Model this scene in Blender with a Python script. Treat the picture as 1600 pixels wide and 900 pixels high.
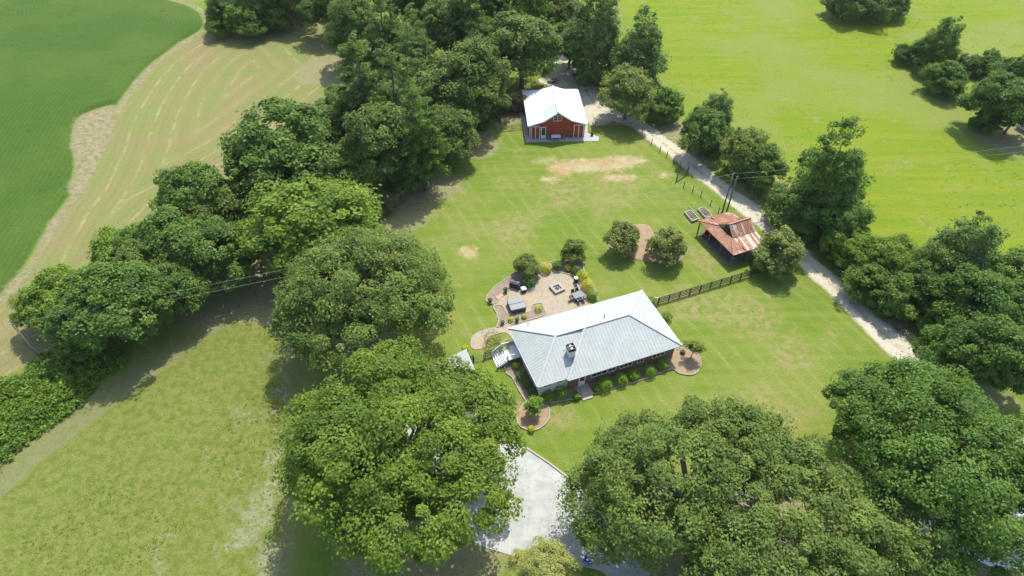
import bpy, math, random
import numpy as np
from mathutils import Vector, Matrix

for o in list(bpy.data.objects):
    bpy.data.objects.remove(o)
scene = bpy.context.scene
R = math.radians

# ------------------------------------------------------------------ camera
cam_d = bpy.data.cameras.new("Camera")
cam = bpy.data.objects.new("Camera", cam_d)
scene.collection.objects.link(cam)
cam.location = (0, 0, 70)
cam.rotation_euler = (R(45), 0, 0)
cam_d.sensor_width = 36
cam_d.lens = 22.5
cam_d.clip_start = 0.5
cam_d.clip_end = 8000
scene.camera = cam

# ------------------------------------------------------------------ light
SUN_EL, SUN_AZ = 60, 21            # degrees; azimuth from +Y towards +X
world = bpy.data.worlds.new("World")
scene.world = world
world.use_nodes = True
wn = world.node_tree
bg = wn.nodes["Background"]
sky = wn.nodes.new("ShaderNodeTexSky")
sky.sky_type = 'NISHITA'
sky.sun_disc = False
sky.sun_elevation = R(SUN_EL)
sky.sun_rotation = R(SUN_AZ)
sky.altitude = 200
sky.dust_density = 2.0
wn.links.new(sky.outputs[0], bg.inputs[0])
bg.inputs[1].default_value = 0.15
sun_d = bpy.data.lights.new("Sun", 'SUN')
sun_d.energy = 2.9
sun_d.angle = R(0.53)
sun_d.color = (1.0, 0.955, 0.88)
sun = bpy.data.objects.new("Sun", sun_d)
scene.collection.objects.link(sun)
sdir = Vector((math.cos(R(SUN_EL)) * math.sin(R(SUN_AZ)), math.cos(R(SUN_EL)) * math.cos(R(SUN_AZ)), math.sin(R(SUN_EL))))
sun.rotation_euler = sdir.to_track_quat('Z', 'Y').to_euler()
sun.location = sdir * 200

scene.view_settings.view_transform = 'Standard'
scene.view_settings.look = 'None'
scene.view_settings.exposure = 1.15
scene.view_settings.gamma = 1.0
scene.view_settings.use_curve_mapping = False
scene.render.engine = 'CYCLES'
scene.cycles.max_bounces = 6
scene.cycles.transparent_max_bounces = 4

# ------------------------------------------------------------------ helpers
col = scene.collection
rnd = random.Random(7)

class NT:
    """tiny node-graph helper"""
    def __init__(s, name):
        s.m = bpy.data.materials.new(name); s.m.use_nodes = True
        s.t = s.m.node_tree; s.t.nodes.clear()
        s.out = s.n('ShaderNodeOutputMaterial')
    def n(s, t): return s.t.nodes.new(t)
    def put(s, sock, v):
        if isinstance(v, bpy.types.NodeSocket): s.t.links.new(v, sock)
        elif isinstance(v, (tuple, list)) and len(v) == 3 and sock.type == 'RGBA': sock.default_value = (*v, 1)
        else: sock.default_value = v
    def math(s, op, a, b=0.0, c=0.0, clamp=False):
        n = s.n('ShaderNodeMath'); n.operation = op; n.use_clamp = clamp
        s.put(n.inputs[0], a); s.put(n.inputs[1], b); s.put(n.inputs[2], c)
        return n.outputs[0]
    def mix(s, f, a, b, mode='MIX'):
        n = s.n('ShaderNodeMix'); n.data_type = 'RGBA'; n.blend_type = mode
        s.put(n.inputs[0], f); s.put(n.inputs[6], a); s.put(n.inputs[7], b)
        return n.outputs[2]
    def pos(s): return s.n('ShaderNodeNewGeometry').outputs['Position']
    def objco(s): return s.n('ShaderNodeTexCoord').outputs['Object']
    def noise(s, scale, detail=3.0, rough=0.6, vec=None, dist=0.0):
        n = s.n('ShaderNodeTexNoise'); n.inputs['Scale'].default_value = scale
        n.inputs['Detail'].default_value = detail; n.inputs['Roughness'].default_value = rough
        n.inputs['Distortion'].default_value = dist
        s.t.links.new(vec if vec is not None else s.pos(), n.inputs['Vector'])
        return n.outputs[0]
    def mapping(s, vec, rot=(0, 0, 0), scale=(1, 1, 1)):
        n = s.n('ShaderNodeMapping'); n.inputs['Rotation'].default_value = rot; n.inputs['Scale'].default_value = scale
        s.t.links.new(vec, n.inputs['Vector']); return n.outputs[0]
    def attr(s, name, out='Fac'):
        n = s.n('ShaderNodeAttribute'); n.attribute_name = name; return n.outputs[out]
    def ss(s, x, lo, hi):
        n = s.n('ShaderNodeMapRange'); n.interpolation_type = 'SMOOTHSTEP'
        s.put(n.inputs[0], x); n.inputs[1].default_value = lo; n.inputs[2].default_value = hi
        n.inputs[3].default_value = 0; n.inputs[4].default_value = 1
        return n.outputs[0]
    def lin(s, x, lo, hi, a, b):
        n = s.n('ShaderNodeMapRange'); s.put(n.inputs[0], x)
        for i, q in enumerate((lo, hi, a, b)): n.inputs[i + 1].default_value = q
        return n.outputs[0]
    def bump(s, h, strength, dist):
        n = s.n('ShaderNodeBump'); n.inputs['Strength'].default_value = strength; n.inputs['Distance'].default_value = dist
        s.put(n.inputs['Height'], h); return n.outputs[0]
    def bsdf(s, color, rough=0.8, metal=0.0, spec=0.3, normal=None):
        n = s.n('ShaderNodeBsdfPrincipled')
        s.put(n.inputs['Base Color'], color); s.put(n.inputs['Roughness'], rough); s.put(n.inputs['Metallic'], metal)
        n.inputs['Specular IOR Level'].default_value = spec
        if normal is not None: s.t.links.new(normal, n.inputs['Normal'])
        return n.outputs[0]
    def done(s, sh):
        s.t.links.new(sh, s.out.inputs[0]); return s.m

def simple(name, c, c2=None, scale=3.0, rough=0.75, metal=0.0, spec=0.3, bump=0.0, fine=None, stretch=(1, 1, 1)):
    """two colours mottled by noise in the object's own space"""
    t = NT(name)
    v = t.mapping(t.objco(), scale=stretch)
    if c2 is None: c2 = tuple(q * 0.8 for q in c)
    f = t.ss(t.noise(scale, 5, 0.65, v), 0.35, 0.65)
    colr = t.mix(f, c, c2)
    nz = t.noise(fine or scale * 9, 3, 0.6, v)
    colr = t.mix(t.lin(nz, 0.3, 0.7, 0.0, 0.45), colr, tuple(q * 0.72 for q in c), 'MIX')
    nrm = t.bump(nz, bump, 0.02) if bump else None
    return t.done(t.bsdf(colr, rough, metal, spec, nrm))

def leafmat(name, dark, light, trans=0.3, spec=0.2, rough=0.55):
    t = NT(name)
    a = t.attr('tint')
    c = t.mix(a, dark, light)
    oi = t.n('ShaderNodeObjectInfo').outputs['Random']
    c = t.mix(t.lin(oi, 0, 1, 0.0, 0.25), c, tuple(q * k for q, k in zip(dark, (0.95, 0.8, 1.0))))
    big = t.noise(0.35, 2, 0.5)
    c = t.mix(t.lin(big, 0.35, 0.65, 0.0, 0.3), c, tuple(q * k for q, k in zip(light, (1.25, 1.0, 0.7))))
    p = t.bsdf(c, rough, 0, spec)
    tr = t.n('ShaderNodeBsdfTranslucent'); t.put(tr.inputs[0], t.mix(0.6, c, tuple(q * k for q, k in zip(light, (1.35, 1.3, 0.8)))))
    mx = t.n('ShaderNodeMixShader'); mx.inputs[0].default_value = trans
    t.t.links.new(p, mx.inputs[1]); t.t.links.new(tr.outputs[0], mx.inputs[2])
    return t.done(mx.outputs[0])

def npmesh(name, V, Fq, attrs=None, smooth=False):
    """mesh from numpy verts and equal-sized faces"""
    me = bpy.data.meshes.new(name)
    V = np.asarray(V, np.float32); Fq = np.asarray(Fq, np.int32)
    k = Fq.shape[1]
    me.vertices.add(len(V)); me.vertices.foreach_set('co', V.ravel())
    me.loops.add(Fq.size); me.loops.foreach_set('vertex_index', Fq.ravel())
    me.polygons.add(len(Fq)); me.polygons.foreach_set('loop_start', np.arange(0, Fq.size, k, dtype=np.int32))
    if smooth: me.polygons.foreach_set('use_smooth', np.ones(len(Fq), bool))
    for an, av in (attrs or {}).items():
        a = me.attributes.new(an, 'FLOAT', 'POINT'); a.data.foreach_set('value', np.asarray(av, np.float32))
    me.update(calc_edges=True)
    return me

def tag(o, label=None, cat=None, group=None, kind=None):
    if label: o['label'] = label
    if cat: o['category'] = cat
    if group: o['group'] = group
    if kind: o['kind'] = kind
    return o

def link(name, me, mat=None, parent=None, loc=None, rz=None):
    o = bpy.data.objects.new(name, me)
    col.objects.link(o)
    if mat is not None:
        if len(me.materials) == 0: me.materials.append(mat)
        elif me.materials[0] != mat:
            o.material_slots[0].link = 'OBJECT'; o.material_slots[0].material = mat
    if parent is not None: o.parent = parent
    if loc is not None: o.location = loc
    if rz is not None: o.rotation_euler = (0, 0, rz)
    return o

def empty(name, loc, rz=0.0, label=None, cat=None, group=None):
    o = bpy.data.objects.new(name, None)
    o.empty_display_size = 0.3
    col.objects.link(o)
    o.location = loc if len(loc) == 3 else (*loc, 0); o.rotation_euler = (0, 0, rz)
    return tag(o, label, cat, group)

class MB:
    def __init__(s): s.v = []; s.f = []
    def add(s, vs, fs):
        b = len(s.v); s.v += [tuple(q) for q in vs]; s.f += [tuple(b + i for i in q) for q in fs]; return s
    def box(s, x0, y0, z0, x1, y1, z1):
        return s.add([(x0, y0, z0), (x1, y0, z0), (x1, y1, z0), (x0, y1, z0), (x0, y0, z1), (x1, y0, z1), (x1, y1, z1), (x0, y1, z1)],
                     [(3, 2, 1, 0), (4, 5, 6, 7), (0, 1, 5, 4), (1, 2, 6, 5), (2, 3, 7, 6), (3, 0, 4, 7)])
    def bbox(s, x0, y0, z0, x1, y1, z1, b=0.03):
        """box with chamfered top edges"""
        v = [(x0, y0, z0), (x1, y0, z0), (x1, y1, z0), (x0, y1, z0), (x0, y0, z1 - b), (x1, y0, z1 - b), (x1, y1, z1 - b), (x0, y1, z1 - b),
             (x0 + b, y0 + b, z1), (x1 - b, y0 + b, z1), (x1 - b, y1 - b, z1), (x0 + b, y1 - b, z1)]
        return s.add(v, [(3, 2, 1, 0), (8, 9, 10, 11)] + [(i, (i + 1) % 4, (i + 1) % 4 + 4, i + 4) for i in range(4)] + [(i + 4, (i + 1) % 4 + 4, (i + 1) % 4 + 8, i + 8) for i in range(4)])
    def bar(s, p, q, w, h):
        p = Vector(p); q = Vector(q); d = (q - p).normalized()
        a = d.cross(Vector((0, 0, 1)))
        if a.length < 1e-3: a = Vector((1, 0, 0))
        a.normalize(); b = a.cross(d); a *= w / 2; b *= h / 2
        vs = [e + sa * a + sb * b for e in (p, q) for sa, sb in ((-1, -1), (1, -1), (1, 1), (-1, 1))]
        return s.add(vs, [(0, 1, 2, 3), (7, 6, 5, 4), (0, 4, 5, 1), (1, 5, 6, 2), (2, 6, 7, 3), (3, 7, 4, 0)])
    def tube(s, pts, rs, n=8, cap=True):
        rings = []
        for i, p in enumerate(pts):
            p = Vector(p)
            d = (Vector(pts[min(i + 1, len(pts) - 1)]) - Vector(pts[max(i - 1, 0)])).normalized()
            a = d.orthogonal().normalized() if abs(d.z) < 0.95 else Vector((1, 0, 0))
            if abs(d.z) < 0.95: a = d.cross(Vector((0, 0, 1))).normalized()
            b = d.cross(a)
            rings.append([p + (a * math.cos(2 * math.pi * k / n) + b * math.sin(2 * math.pi * k / n)) * rs[i] for k in range(n)])
        vs = [q for r in rings for q in r]
        fs = [(i * n + k, i * n + (k + 1) % n, (i + 1) * n + (k + 1) % n, (i + 1) * n + k) for i in range(len(pts) - 1) for k in range(n)]
        if cap: fs += [tuple(range(n - 1, -1, -1)), tuple((len(pts) - 1) * n + k for k in range(n))]
        return s.add(vs, fs)
    def lathe(s, prof, c=(0, 0, 0), n=16):
        return s.tube([(c[0], c[1], c[2] + z) for r, z in prof], [r for r, z in prof], n)
    def prism(s, poly, z0, z1):
        n = len(poly)
        a = sum(poly[i][0] * poly[(i + 1) % n][1] - poly[(i + 1) % n][0] * poly[i][1] for i in range(n))
        if a < 0: poly = poly[::-1]
        return s.add([(x, y, z0) for x, y in poly] + [(x, y, z1) for x, y in poly],
                     [tuple(range(n - 1, -1, -1)), tuple(range(n, 2 * n))] + [(i, (i + 1) % n, n + (i + 1) % n, n + i) for i in range(n)])
    def slab(s, poly3, t):
        """flat 3D polygon (CCW from outside) thickened inwards by t"""
        p = [Vector(q) for q in poly3]; n = len(p)
        nr = Vector((0, 0, 0))
        for i in range(n): nr += p[i].cross(p[(i + 1) % n])
        nr.normalize()
        return s.add(p + [q - nr * t for q in p], [tuple(range(n)), tuple(range(2 * n - 1, n - 1, -1))] + [(i, n + i, n + (i + 1) % n, (i + 1) % n) for i in range(n)])
    def mesh(s, name):
        me = bpy.data.meshes.new(name); me.from_pydata(s.v, [], s.f); me.update(); return me
    def build(s, name, mat, parent=None, loc=None, rz=None, smooth=False):
        me = s.mesh(name)
        if smooth: me.polygons.foreach_set('use_smooth', np.ones(len(me.polygons), bool))
        return link(name, me, mat, parent, loc, rz)

def smoothpoly(pts, closed=True, n=6):
    """Catmull-Rom through points"""
    out = []; k = len(pts); rng = range(k) if closed else range(k - 1)
    g = lambda i: Vector(pts[i % k]) if closed else Vector(pts[max(0, min(k - 1, i))])
    for i in rng:
        a, b, c, d = g(i - 1), g(i), g(i + 1), g(i + 2)
        for j in range(n):
            t = j / n
            q = 0.5 * ((2 * b) + (c - a) * t + (2 * a - 5 * b + 4 * c - d) * t * t + (3 * b - a - 3 * c + d) * t ** 3)
            out.append((q.x, q.y))
    if not closed: out.append(tuple(pts[-1]))
    return out

# ------------------------------------------------------------------ materials
MAT = {}
MAT['roof'] = simple('pale_metal_roof', (0.385, 0.412, 0.392), (0.345, 0.372, 0.352), 0.6, 0.6, 0.0, 0.2, fine=3)
MAT['roof_white'] = simple('white_metal_roof', (0.78, 0.75, 0.76), (0.72, 0.70, 0.71), 0.5, 0.6, 0.0, 0.2, fine=3)
MAT['roof_green'] = simple('weathered_metal_roof', (0.56, 0.62, 0.57), (0.52, 0.58, 0.53), 0.6, 0.6, 0.0, 0.2, fine=3)
MAT['trim'] = simple('white_trim', (0.72, 0.72, 0.70), (0.66, 0.66, 0.64), 2, 0.55)
MAT['siding'] = simple('white_siding', (0.62, 0.66, 0.70), (0.58, 0.62, 0.66), 1.5, 0.6)
MAT['glass'] = simple('window_glass', (0.03, 0.035, 0.04), (0.05, 0.055, 0.06), 1, 0.08, 0, 0.8)
MAT['dark_metal'] = simple('dark_metal', (0.025, 0.025, 0.027), (0.04, 0.04, 0.04), 3, 0.45, 0.3, 0.5)
MAT['black_paint'] = simple('black_fence_paint', (0.022, 0.02, 0.02), (0.045, 0.04, 0.036), 1.2, 0.6)
MAT['grey_metal'] = simple('grey_metal', (0.30, 0.31, 0.32), (0.24, 0.25, 0.26), 2, 0.45, 0.5, 0.5)
MAT['red'] = simple('red_barn_siding', (0.36, 0.062, 0.028), (0.29, 0.050, 0.024), 0.8, 0.6, stretch=(3, 3, 0.3), fine=6)
MAT['red_paint'] = simple('red_paint', (0.42, 0.03, 0.02), (0.34, 0.025, 0.018), 2, 0.35, 0, 0.5)
MAT['concrete'] = simple('concrete', (0.37, 0.37, 0.34), (0.31, 0.315, 0.29), 0.35, 0.85, bump=0.15, fine=6)
def drive_mat():
    t = NT('stained_concrete')
    c = t.mix(t.ss(t.noise(0.28, 5, 0.7), 0.38, 0.62), (0.36, 0.365, 0.335), (0.27, 0.285, 0.255))
    c = t.mix(t.ss(t.noise(1.3, 6, 0.75), 0.52, 0.74), c, (0.215, 0.22, 0.185))
    c = t.mix(t.ss(t.noise(6, 4, 0.7), 0.58, 0.75), c, (0.25, 0.24, 0.19))
    return t.done(t.bsdf(c, 0.9, 0, 0.2))
MAT['drive'] = drive_mat()
MAT['stone'] = simple('pale_stone', (0.36, 0.33, 0.26), (0.29, 0.26, 0.20), 2.5, 0.85, bump=0.3, fine=12)
MAT['dark_wood'] = simple('weathered_dark_wood', (0.085, 0.062, 0.046), (0.14, 0.11, 0.085), 1.4, 0.85, stretch=(1, 1, 0.2), fine=10)
MAT['grey_wood'] = simple('grey_wood', (0.20, 0.17, 0.14), (0.13, 0.11, 0.09), 1.4, 0.9, fine=10)
MAT['mulch'] = simple('mulch', (0.29, 0.215, 0.125), (0.23, 0.165, 0.095), 1.2, 0.95, bump=0.6, fine=7)
MAT['mulch_shaded'] = simple('shaded_mulch', (0.20, 0.155, 0.115), (0.25, 0.20, 0.15), 1.2, 0.95, bump=0.6, fine=7)  # shaded copy of the mulch: the shade is put into its colour
MAT['bark'] = simple('bark', (0.12, 0.10, 0.08), (0.19, 0.165, 0.14), 1.5, 0.9, bump=0.5, fine=8, stretch=(1, 1, 0.35))
MAT['pale_bark'] = simple('pale_bark', (0.27, 0.25, 0.22), (0.19, 0.175, 0.15), 1.5, 0.85, bump=0.4, fine=8)
MAT['blue'] = simple('blue_plastic', (0.03, 0.05, 0.42), (0.025, 0.04, 0.36), 2, 0.4, 0, 0.5)
MAT['cover'] = simple('grey_vinyl_cover', (0.20, 0.215, 0.21), (0.175, 0.19, 0.185), 1.5, 0.5)
MAT['brown'] = simple('brown_cabinet', (0.10, 0.07, 0.05), (0.075, 0.052, 0.038), 2, 0.6)
MAT['slate'] = simple('grey_slate', (0.17, 0.185, 0.19), (0.14, 0.155, 0.16), 2, 0.6)
MAT['soil'] = simple('planting_soil', (0.10, 0.09, 0.08), (0.16, 0.15, 0.13), 3, 0.95, bump=0.6, fine=15)
MAT['clay'] = simple('clay_pot', (0.17, 0.085, 0.05), None, 3, 0.8)
MAT['wire'] = simple('grey_cable', (0.30, 0.30, 0.29), None, 3, 0.5, 0.3)
MAT['white_wire'] = simple('fence_wire', (0.25, 0.25, 0.24), None, 3, 0.5, 0.5)

def brick_mat():
    t = NT('red_brick')
    b = t.n('ShaderNodeTexBrick'); b.inputs['Scale'].default_value = 4.0
    b.inputs['Color1'].default_value = (0.17, 0.075, 0.052, 1); b.inputs['Color2'].default_value = (0.23, 0.105, 0.07, 1)
    b.inputs['Mortar'].default_value = (0.30, 0.27, 0.24, 1); b.inputs['Mortar Size'].default_value = 0.012
    v = t.mapping(t.objco(), rot=(R(90), 0, 0))
    t.t.links.new(v, b.inputs['Vector'])
    return t.done(t.bsdf(b.outputs[0], 0.85))
MAT['brick'] = brick_mat()

def paver_mat():
    t = NT('tan_flagstone')
    p = t.pos()
    vo = t.n('ShaderNodeTexVoronoi'); vo.inputs['Scale'].default_value = 1.1; t.t.links.new(p, vo.inputs['Vector'])
    vd = t.n('ShaderNodeTexVoronoi'); vd.feature = 'DISTANCE_TO_EDGE'; vd.inputs['Scale'].default_value = 1.1; t.t.links.new(p, vd.inputs['Vector'])
    hsv = t.n('ShaderNodeSeparateColor'); t.t.links.new(vo.outputs['Color'], hsv.inputs[0])
    c = t.mix(hsv.outputs[0], (0.32, 0.25, 0.155), (0.28, 0.255, 0.195))
    c = t.mix(t.ss(t.noise(0.35, 3), 0.45, 0.62), c, (0.335, 0.27, 0.17))
    c = t.mix(t.ss(t.noise(0.5, 2), 0.55, 0.7), c, (0.28, 0.265, 0.24))
    c = t.mix(t.ss(vd.outputs['Distance'], 0.035, 0.012), c, (0.22, 0.175, 0.125))
    c = t.mix(t.lin(t.noise(9, 4), 0.3, 0.7, 0, 0.35), c, (0.24, 0.185, 0.12))
    return t.done(t.bsdf(c, 0.85))
MAT['paver'] = paver_mat()

def rust_mat():
    t = NT('rusty_tin_sheet')
    v = t.objco()
    oi = t.n('ShaderNodeObjectInfo').outputs['Random']
    st = t.noise(0.5, 4, 0.65, v)
    c = t.mix(t.ss(st, 0.35, 0.65), (0.25, 0.115, 0.065), (0.33, 0.17, 0.10))
    c = t.mix(t.ss(t.noise(2.2, 5, 0.7, v), 0.52, 0.72), c, (0.16, 0.065, 0.04))
    c = t.mix(t.math('MULTIPLY', t.ss(t.noise(0.8, 4, 0.7, v), 0.5, 0.64), t.ss(oi, 0.3, 0.8)), c, (0.46, 0.41, 0.36))
    return t.done(t.bsdf(c, 0.7, 0.1, 0.3))
MAT['rust'] = rust_mat()
MAT['zinc'] = simple('bare_zinc_sheet', (0.42, 0.385, 0.35), (0.32, 0.20, 0.135), 1.0, 0.5, 0.2, 0.5, fine=6)

L_ = {}
for nm_, mn_, dk_, lt_, tr_ in (
    ('oak', 'oak_leaves', (0.068, 0.129, 0.020), (0.222, 0.330, 0.042), 0.45),
    ('oak_pale', 'dusty_oak_leaves', (0.071, 0.120, 0.028), (0.201, 0.292, 0.062), 0.42),
    ('oak_deep', 'deep_oak_leaves', (0.048, 0.111, 0.020), (0.136, 0.244, 0.038), 0.42),
    ('light', 'light_leaves', (0.089, 0.154, 0.021), (0.230, 0.353, 0.047), 0.46),
    ('wood', 'woodland_leaves', (0.062, 0.114, 0.027), (0.189, 0.270, 0.058), 0.4),
    ('pine', 'pine_needles', (0.064, 0.124, 0.033), (0.175, 0.277, 0.059), 0.35),
    ('cedar', 'cedar_foliage', (0.055, 0.118, 0.025), (0.163, 0.273, 0.043), 0.38),
    ('myrtle', 'myrtle_leaves', (0.099, 0.149, 0.033), (0.250, 0.323, 0.073), 0.42),
    ('magnolia', 'glossy_leaves', (0.090, 0.137, 0.032), (0.265, 0.330, 0.088), 0.35),
    ('willow', 'fine_pale_leaves', (0.290, 0.340, 0.100), (0.450, 0.490, 0.180), 0.48),
    ('yellow', 'golden_leaves', (0.320, 0.360, 0.020), (0.520, 0.550, 0.030), 0.42),
    ('box', 'clipped_shrub_leaves', (0.092, 0.191, 0.022), (0.242, 0.400, 0.042), 0.42),
    ('dkbox', 'dark_shrub_leaves', (0.054, 0.123, 0.027), (0.140, 0.249, 0.052), 0.38),
    ('bramble', 'bramble_leaves', (0.070, 0.144, 0.020), (0.195, 0.310, 0.044), 0.42),
    ('brownish', 'brownish_leaves', (0.131, 0.135, 0.056), (0.254, 0.247, 0.104), 0.38),
    ('grass', 'grass_blades', (0.130, 0.180, 0.035), (0.250, 0.290, 0.070), 0.5),
    ('pgrass', 'pasture_blades', (0.150, 0.230, 0.014), (0.260, 0.330, 0.025), 0.5)):
    L_[nm_] = leafmat(mn_, dk_, lt_, tr_)

# ------------------------------------------------------------------ terrain
def sdist_poly(X, Y, poly):
    """signed distance, positive inside"""
    P = np.array(poly); n = len(P)
    d = np.full(X.shape, 1e9); ins = np.zeros(X.shape, bool)
    for i in range(n):
        a = P[i]; b = P[(i + 1) % n]; e = b - a
        t = np.clip(((X - a[0]) * e[0] + (Y - a[1]) * e[1]) / (e @ e + 1e-9), 0, 1)
        d = np.minimum(d, np.hypot(X - a[0] - t * e[0], Y - a[1] - t * e[1]))
        c = ((a[1] > Y) != (b[1] > Y))
        xx = (b[0] - a[0]) * (Y - a[1]) / (b[1] - a[1] + 1e-12) + a[0]
        ins ^= c & (X < xx)
    return np.where(ins, d, -d)

def dist_line(X, Y, pts):
    P = np.array(pts); d = np.full(X.shape, 1e9)
    for i in range(len(P) - 1):
        a = P[i]; e = P[i + 1] - a
        t = np.clip(((X - a[0]) * e[0] + (Y - a[1]) * e[1]) / (e @ e + 1e-9), 0, 1)
        d = np.minimum(d, np.hypot(X - a[0] - t * e[0], Y - a[1] - t * e[1]))
    return d

def vnoise(X, Y, s, seed):
    """smooth value noise in [-1,1]"""
    r = np.random.RandomState(seed); tab = r.rand(256, 256) * 2 - 1
    x = X / s + 1000; y = Y / s + 1000
    xi = np.floor(x).astype(int); yi = np.floor(y).astype(int); fx = x - xi; fy = y - yi
    fx = fx * fx * (3 - 2 * fx); fy = fy * fy * (3 - 2 * fy)
    g = lambda i, j: tab[i % 256, j % 256]
    return (g(xi, yi) * (1 - fx) + g(xi + 1, yi) * fx) * (1 - fy) + (g(xi, yi + 1) * (1 - fx) + g(xi + 1, yi + 1) * fx) * fy

TRACK = smoothpoly([(-105.80, 190.22), (-91.13, 182.71), (-83.71, 175.61), (-79.93, 166.49), (-81.90, 158.01), (-85.03, 144.72), (-85.12, 132.31), (-84.13, 122.84), (-82.37, 113.73), (-80.43, 105.00), (-79.01, 96.27), (-78.80, 86.95), (-76.96, 73.59), (-77.64, 67.25), (-79.01, 58.44), (-79.86, 47.65)], False, 5)
SOY = TRACK + [(-190, 20), (-300, 60), (-300, 260), (-120, 260)]
HAY = TRACK[14:] + [(-72.55, 36.87), (-71.54, 47.65), (-67.76, 54.44), (-63.25, 59.63), (-64.00, 71.41), (-60.75, 89.09), (-49.50, 105.00), (-43.40, 121.78), (-36.00, 142.12), (-35.77, 148.07), (-40.20, 152.93), (-50.51, 168.10), (-59.95, 172.21), (-69.98, 171.38), (-76.09, 166.49)]
ROUGH = [(-59.87, 26.22), (-60.92, 32.56), (-58.94, 36.87), (-55.09, 42.90), (-50.69, 50.48), (-46.10, 56.58), (-41.25, 62.58), (-36.50, 65.14), (-32.51, 58.44), (-28.95, 47.65), (-26.20, 35.26), (-24.08, 24.59), (-20, 18), (-70, 18)]
STRIP = [(-60.92, 27.90), (-66.52, 42.00), (-59.56, 43.82), (-52.80, 54.44), (-45.83, 59.63), (-40.00, 71.41), (-32.67, 70.00), (-22.53, 26.55), (-15, 15), (-80, 15)]
PAST = [(30.17, 196.67), (31.04, 167.29), (36.25, 145.38), (35.83, 120.48), (40.12, 113.01), (46.59, 94.71), (52.61, 81.84), (60.92, 73.59), (67.28, 65.92), (74.92, 56.13), (320, 30), (320, 320), (20, 320)]
LANE = smoothpoly([(10.58, 150.13), (13.24, 142.77), (16.50, 132.90), (18.61, 124.99), (22.31, 121.26), (26.54, 117.67), (30.62, 110.41), (34.55, 103.27), (38.62, 95.48), (42.19, 89.09), (45.51, 82.51), (47.85, 75.53), (50.43, 69.30), (52.73, 62.70), (54.57, 58.21), (56.32, 54.44), (58.98, 49.15), (62.78, 43.82)], False, 5)
APRON = smoothpoly([(10.97, 145.38), (14.95, 141.48), (19.71, 136.49), (22.59, 127.18), (21.25, 120.22), (17.91, 117.67), (15.79, 119.19), (14.54, 125.80), (13.34, 132.90), (7.26, 135.28), (6.17, 137.72), (8.89, 139.58)], True, 5)
BARE = [smoothpoly([(6.78, 101.15), (7.11, 103.27), (9.90, 105.00), (14.91, 105.66), (20.57, 106.32), (25.31, 105.44), (24.75, 103.27), (18.80, 101.57), (12.07, 100.73), (9.59, 99.49)], True, 4),
        smoothpoly([(4.69, 104.56), (6.22, 105.88), (8.46, 105.88), (7.64, 104.35)], True, 4),
        smoothpoly([(5.98, 99.08), (8.38, 99.29), (8.56, 98.07), (6.18, 98.07)], True, 4),
        smoothpoly([(17.40, 99.70), (22.28, 100.32), (22.90, 98.67), (18.40, 97.87)], True, 4),
        smoothpoly([(27.83, 101.15), (30.26, 101.15), (29.72, 99.49), (27.80, 99.49)], True, 4),
        smoothpoly([(-8.20, 78.62), (-7.61, 79.41), (-6.55, 79.41), (-5.99, 78.62), (-6.47, 77.68), (-7.52, 77.68)], True, 4)]
TANP = [smoothpoly([(-89.03, 113.01), (-91.32, 120.48), (-89.37, 124.44), (-85.84, 125.80), (-82.65, 117.92), (-81.75, 110.65), (-79.68, 100.73), (-78.96, 94.71), (-80.59, 94.71), (-83.60, 102.84)], True, 4)]
DRY = [((35.22, 64.62), 7), ((27.18, 67.25), 5), ((34.11, 47.65), 6), ((29.12, 47.65), 5), ((6.60, 46.67), 3.5), ((40.13, 56.13), 5), ((18.86, 96.67), 9), ((9.32, 94.71), 6), ((30.17, 63.33), 4), ((31.26, 77.37), 5), ((1.66, 47.65), 2.2), ((0.00, 83.85), 6)]
LITTER = [((-39.89, 69.30), 5), ((-36.52, 65.92), 4), ((-45.17, 65.92), 4), ((-20.25, 89.09), 6), ((-14.23, 97.66), 5), ((-7.66, 110.65), 5), ((-1.37, 123.10), 6), ((-21.64, 83.01), 4), ((-46.12, 89.09), 7), ((-11.23, 29.29), 8), ((-3.51, 29.29), 4), ((49.50, 85.56), 6), ((53.38, 67.25), 5), ((57.75, 59.63), 5), ((46.59, 94.71), 5), ((37.83, 108.34), 5), ((32.78, 115.43), 4), ((59.40, 51.74), 6), ((18.93, 135.88), 5), ((100.94, 113.01), 7), ((99.65, 115.43), 5), ((22.63, 30.00), 9), ((35.36, 30.00), 9), ((47.66, 33.70), 9), ((-22.20, 60.84), 6), ((-42.00, 142.12), 8), ((-43.77, 77.37), 7), ((-52.00, 71.41), 7)]

RES = 0.55
gx = np.arange(-165, 165 + RES, RES); gy = np.arange(14, 212 + RES, RES)
X, Y = np.meshgrid(gx, gy)
n1 = vnoise(X, Y, 6, 1); n2 = vnoise(X, Y, 2.2, 2); n3 = vnoise(X, Y, 15, 3); n4 = vnoise(X, Y, 1.1, 4)
wob = 0.7 * n1 + 0.45 * n2 + 0.25 * n4
d_tr = dist_line(X, Y, TRACK)
s_soy = np.minimum(sdist_poly(X, Y, SOY), d_tr - 1.0)
for tp in TANP: s_soy = np.minimum(s_soy, -sdist_poly(X, Y, tp))
s_hay = sdist_poly(X, Y, HAY)
s_trk = 0.9 - d_tr
for tp in TANP: s_trk = np.maximum(s_trk, sdist_poly(X, Y, tp))
s_past = sdist_poly(X, Y, PAST)
s_rough = sdist_poly(X, Y, ROUGH)
s_strip = sdist_poly(X, Y, STRIP)
d_lane = dist_line(X, Y, LANE)
s_lane = np.maximum(1.9 - d_lane, sdist_poly(X, Y, APRON))
s_bare = np.full(X.shape, -9.0)
for b in BARE: s_bare = np.maximum(s_bare, sdist_poly(X, Y, b))
dry = np.zeros(X.shape)
for (c, r) in DRY: dry = np.maximum(dry, 1 - np.hypot(X - c[0], Y - c[1]) / r)
lit = np.full(X.shape, -3.0)
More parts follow.
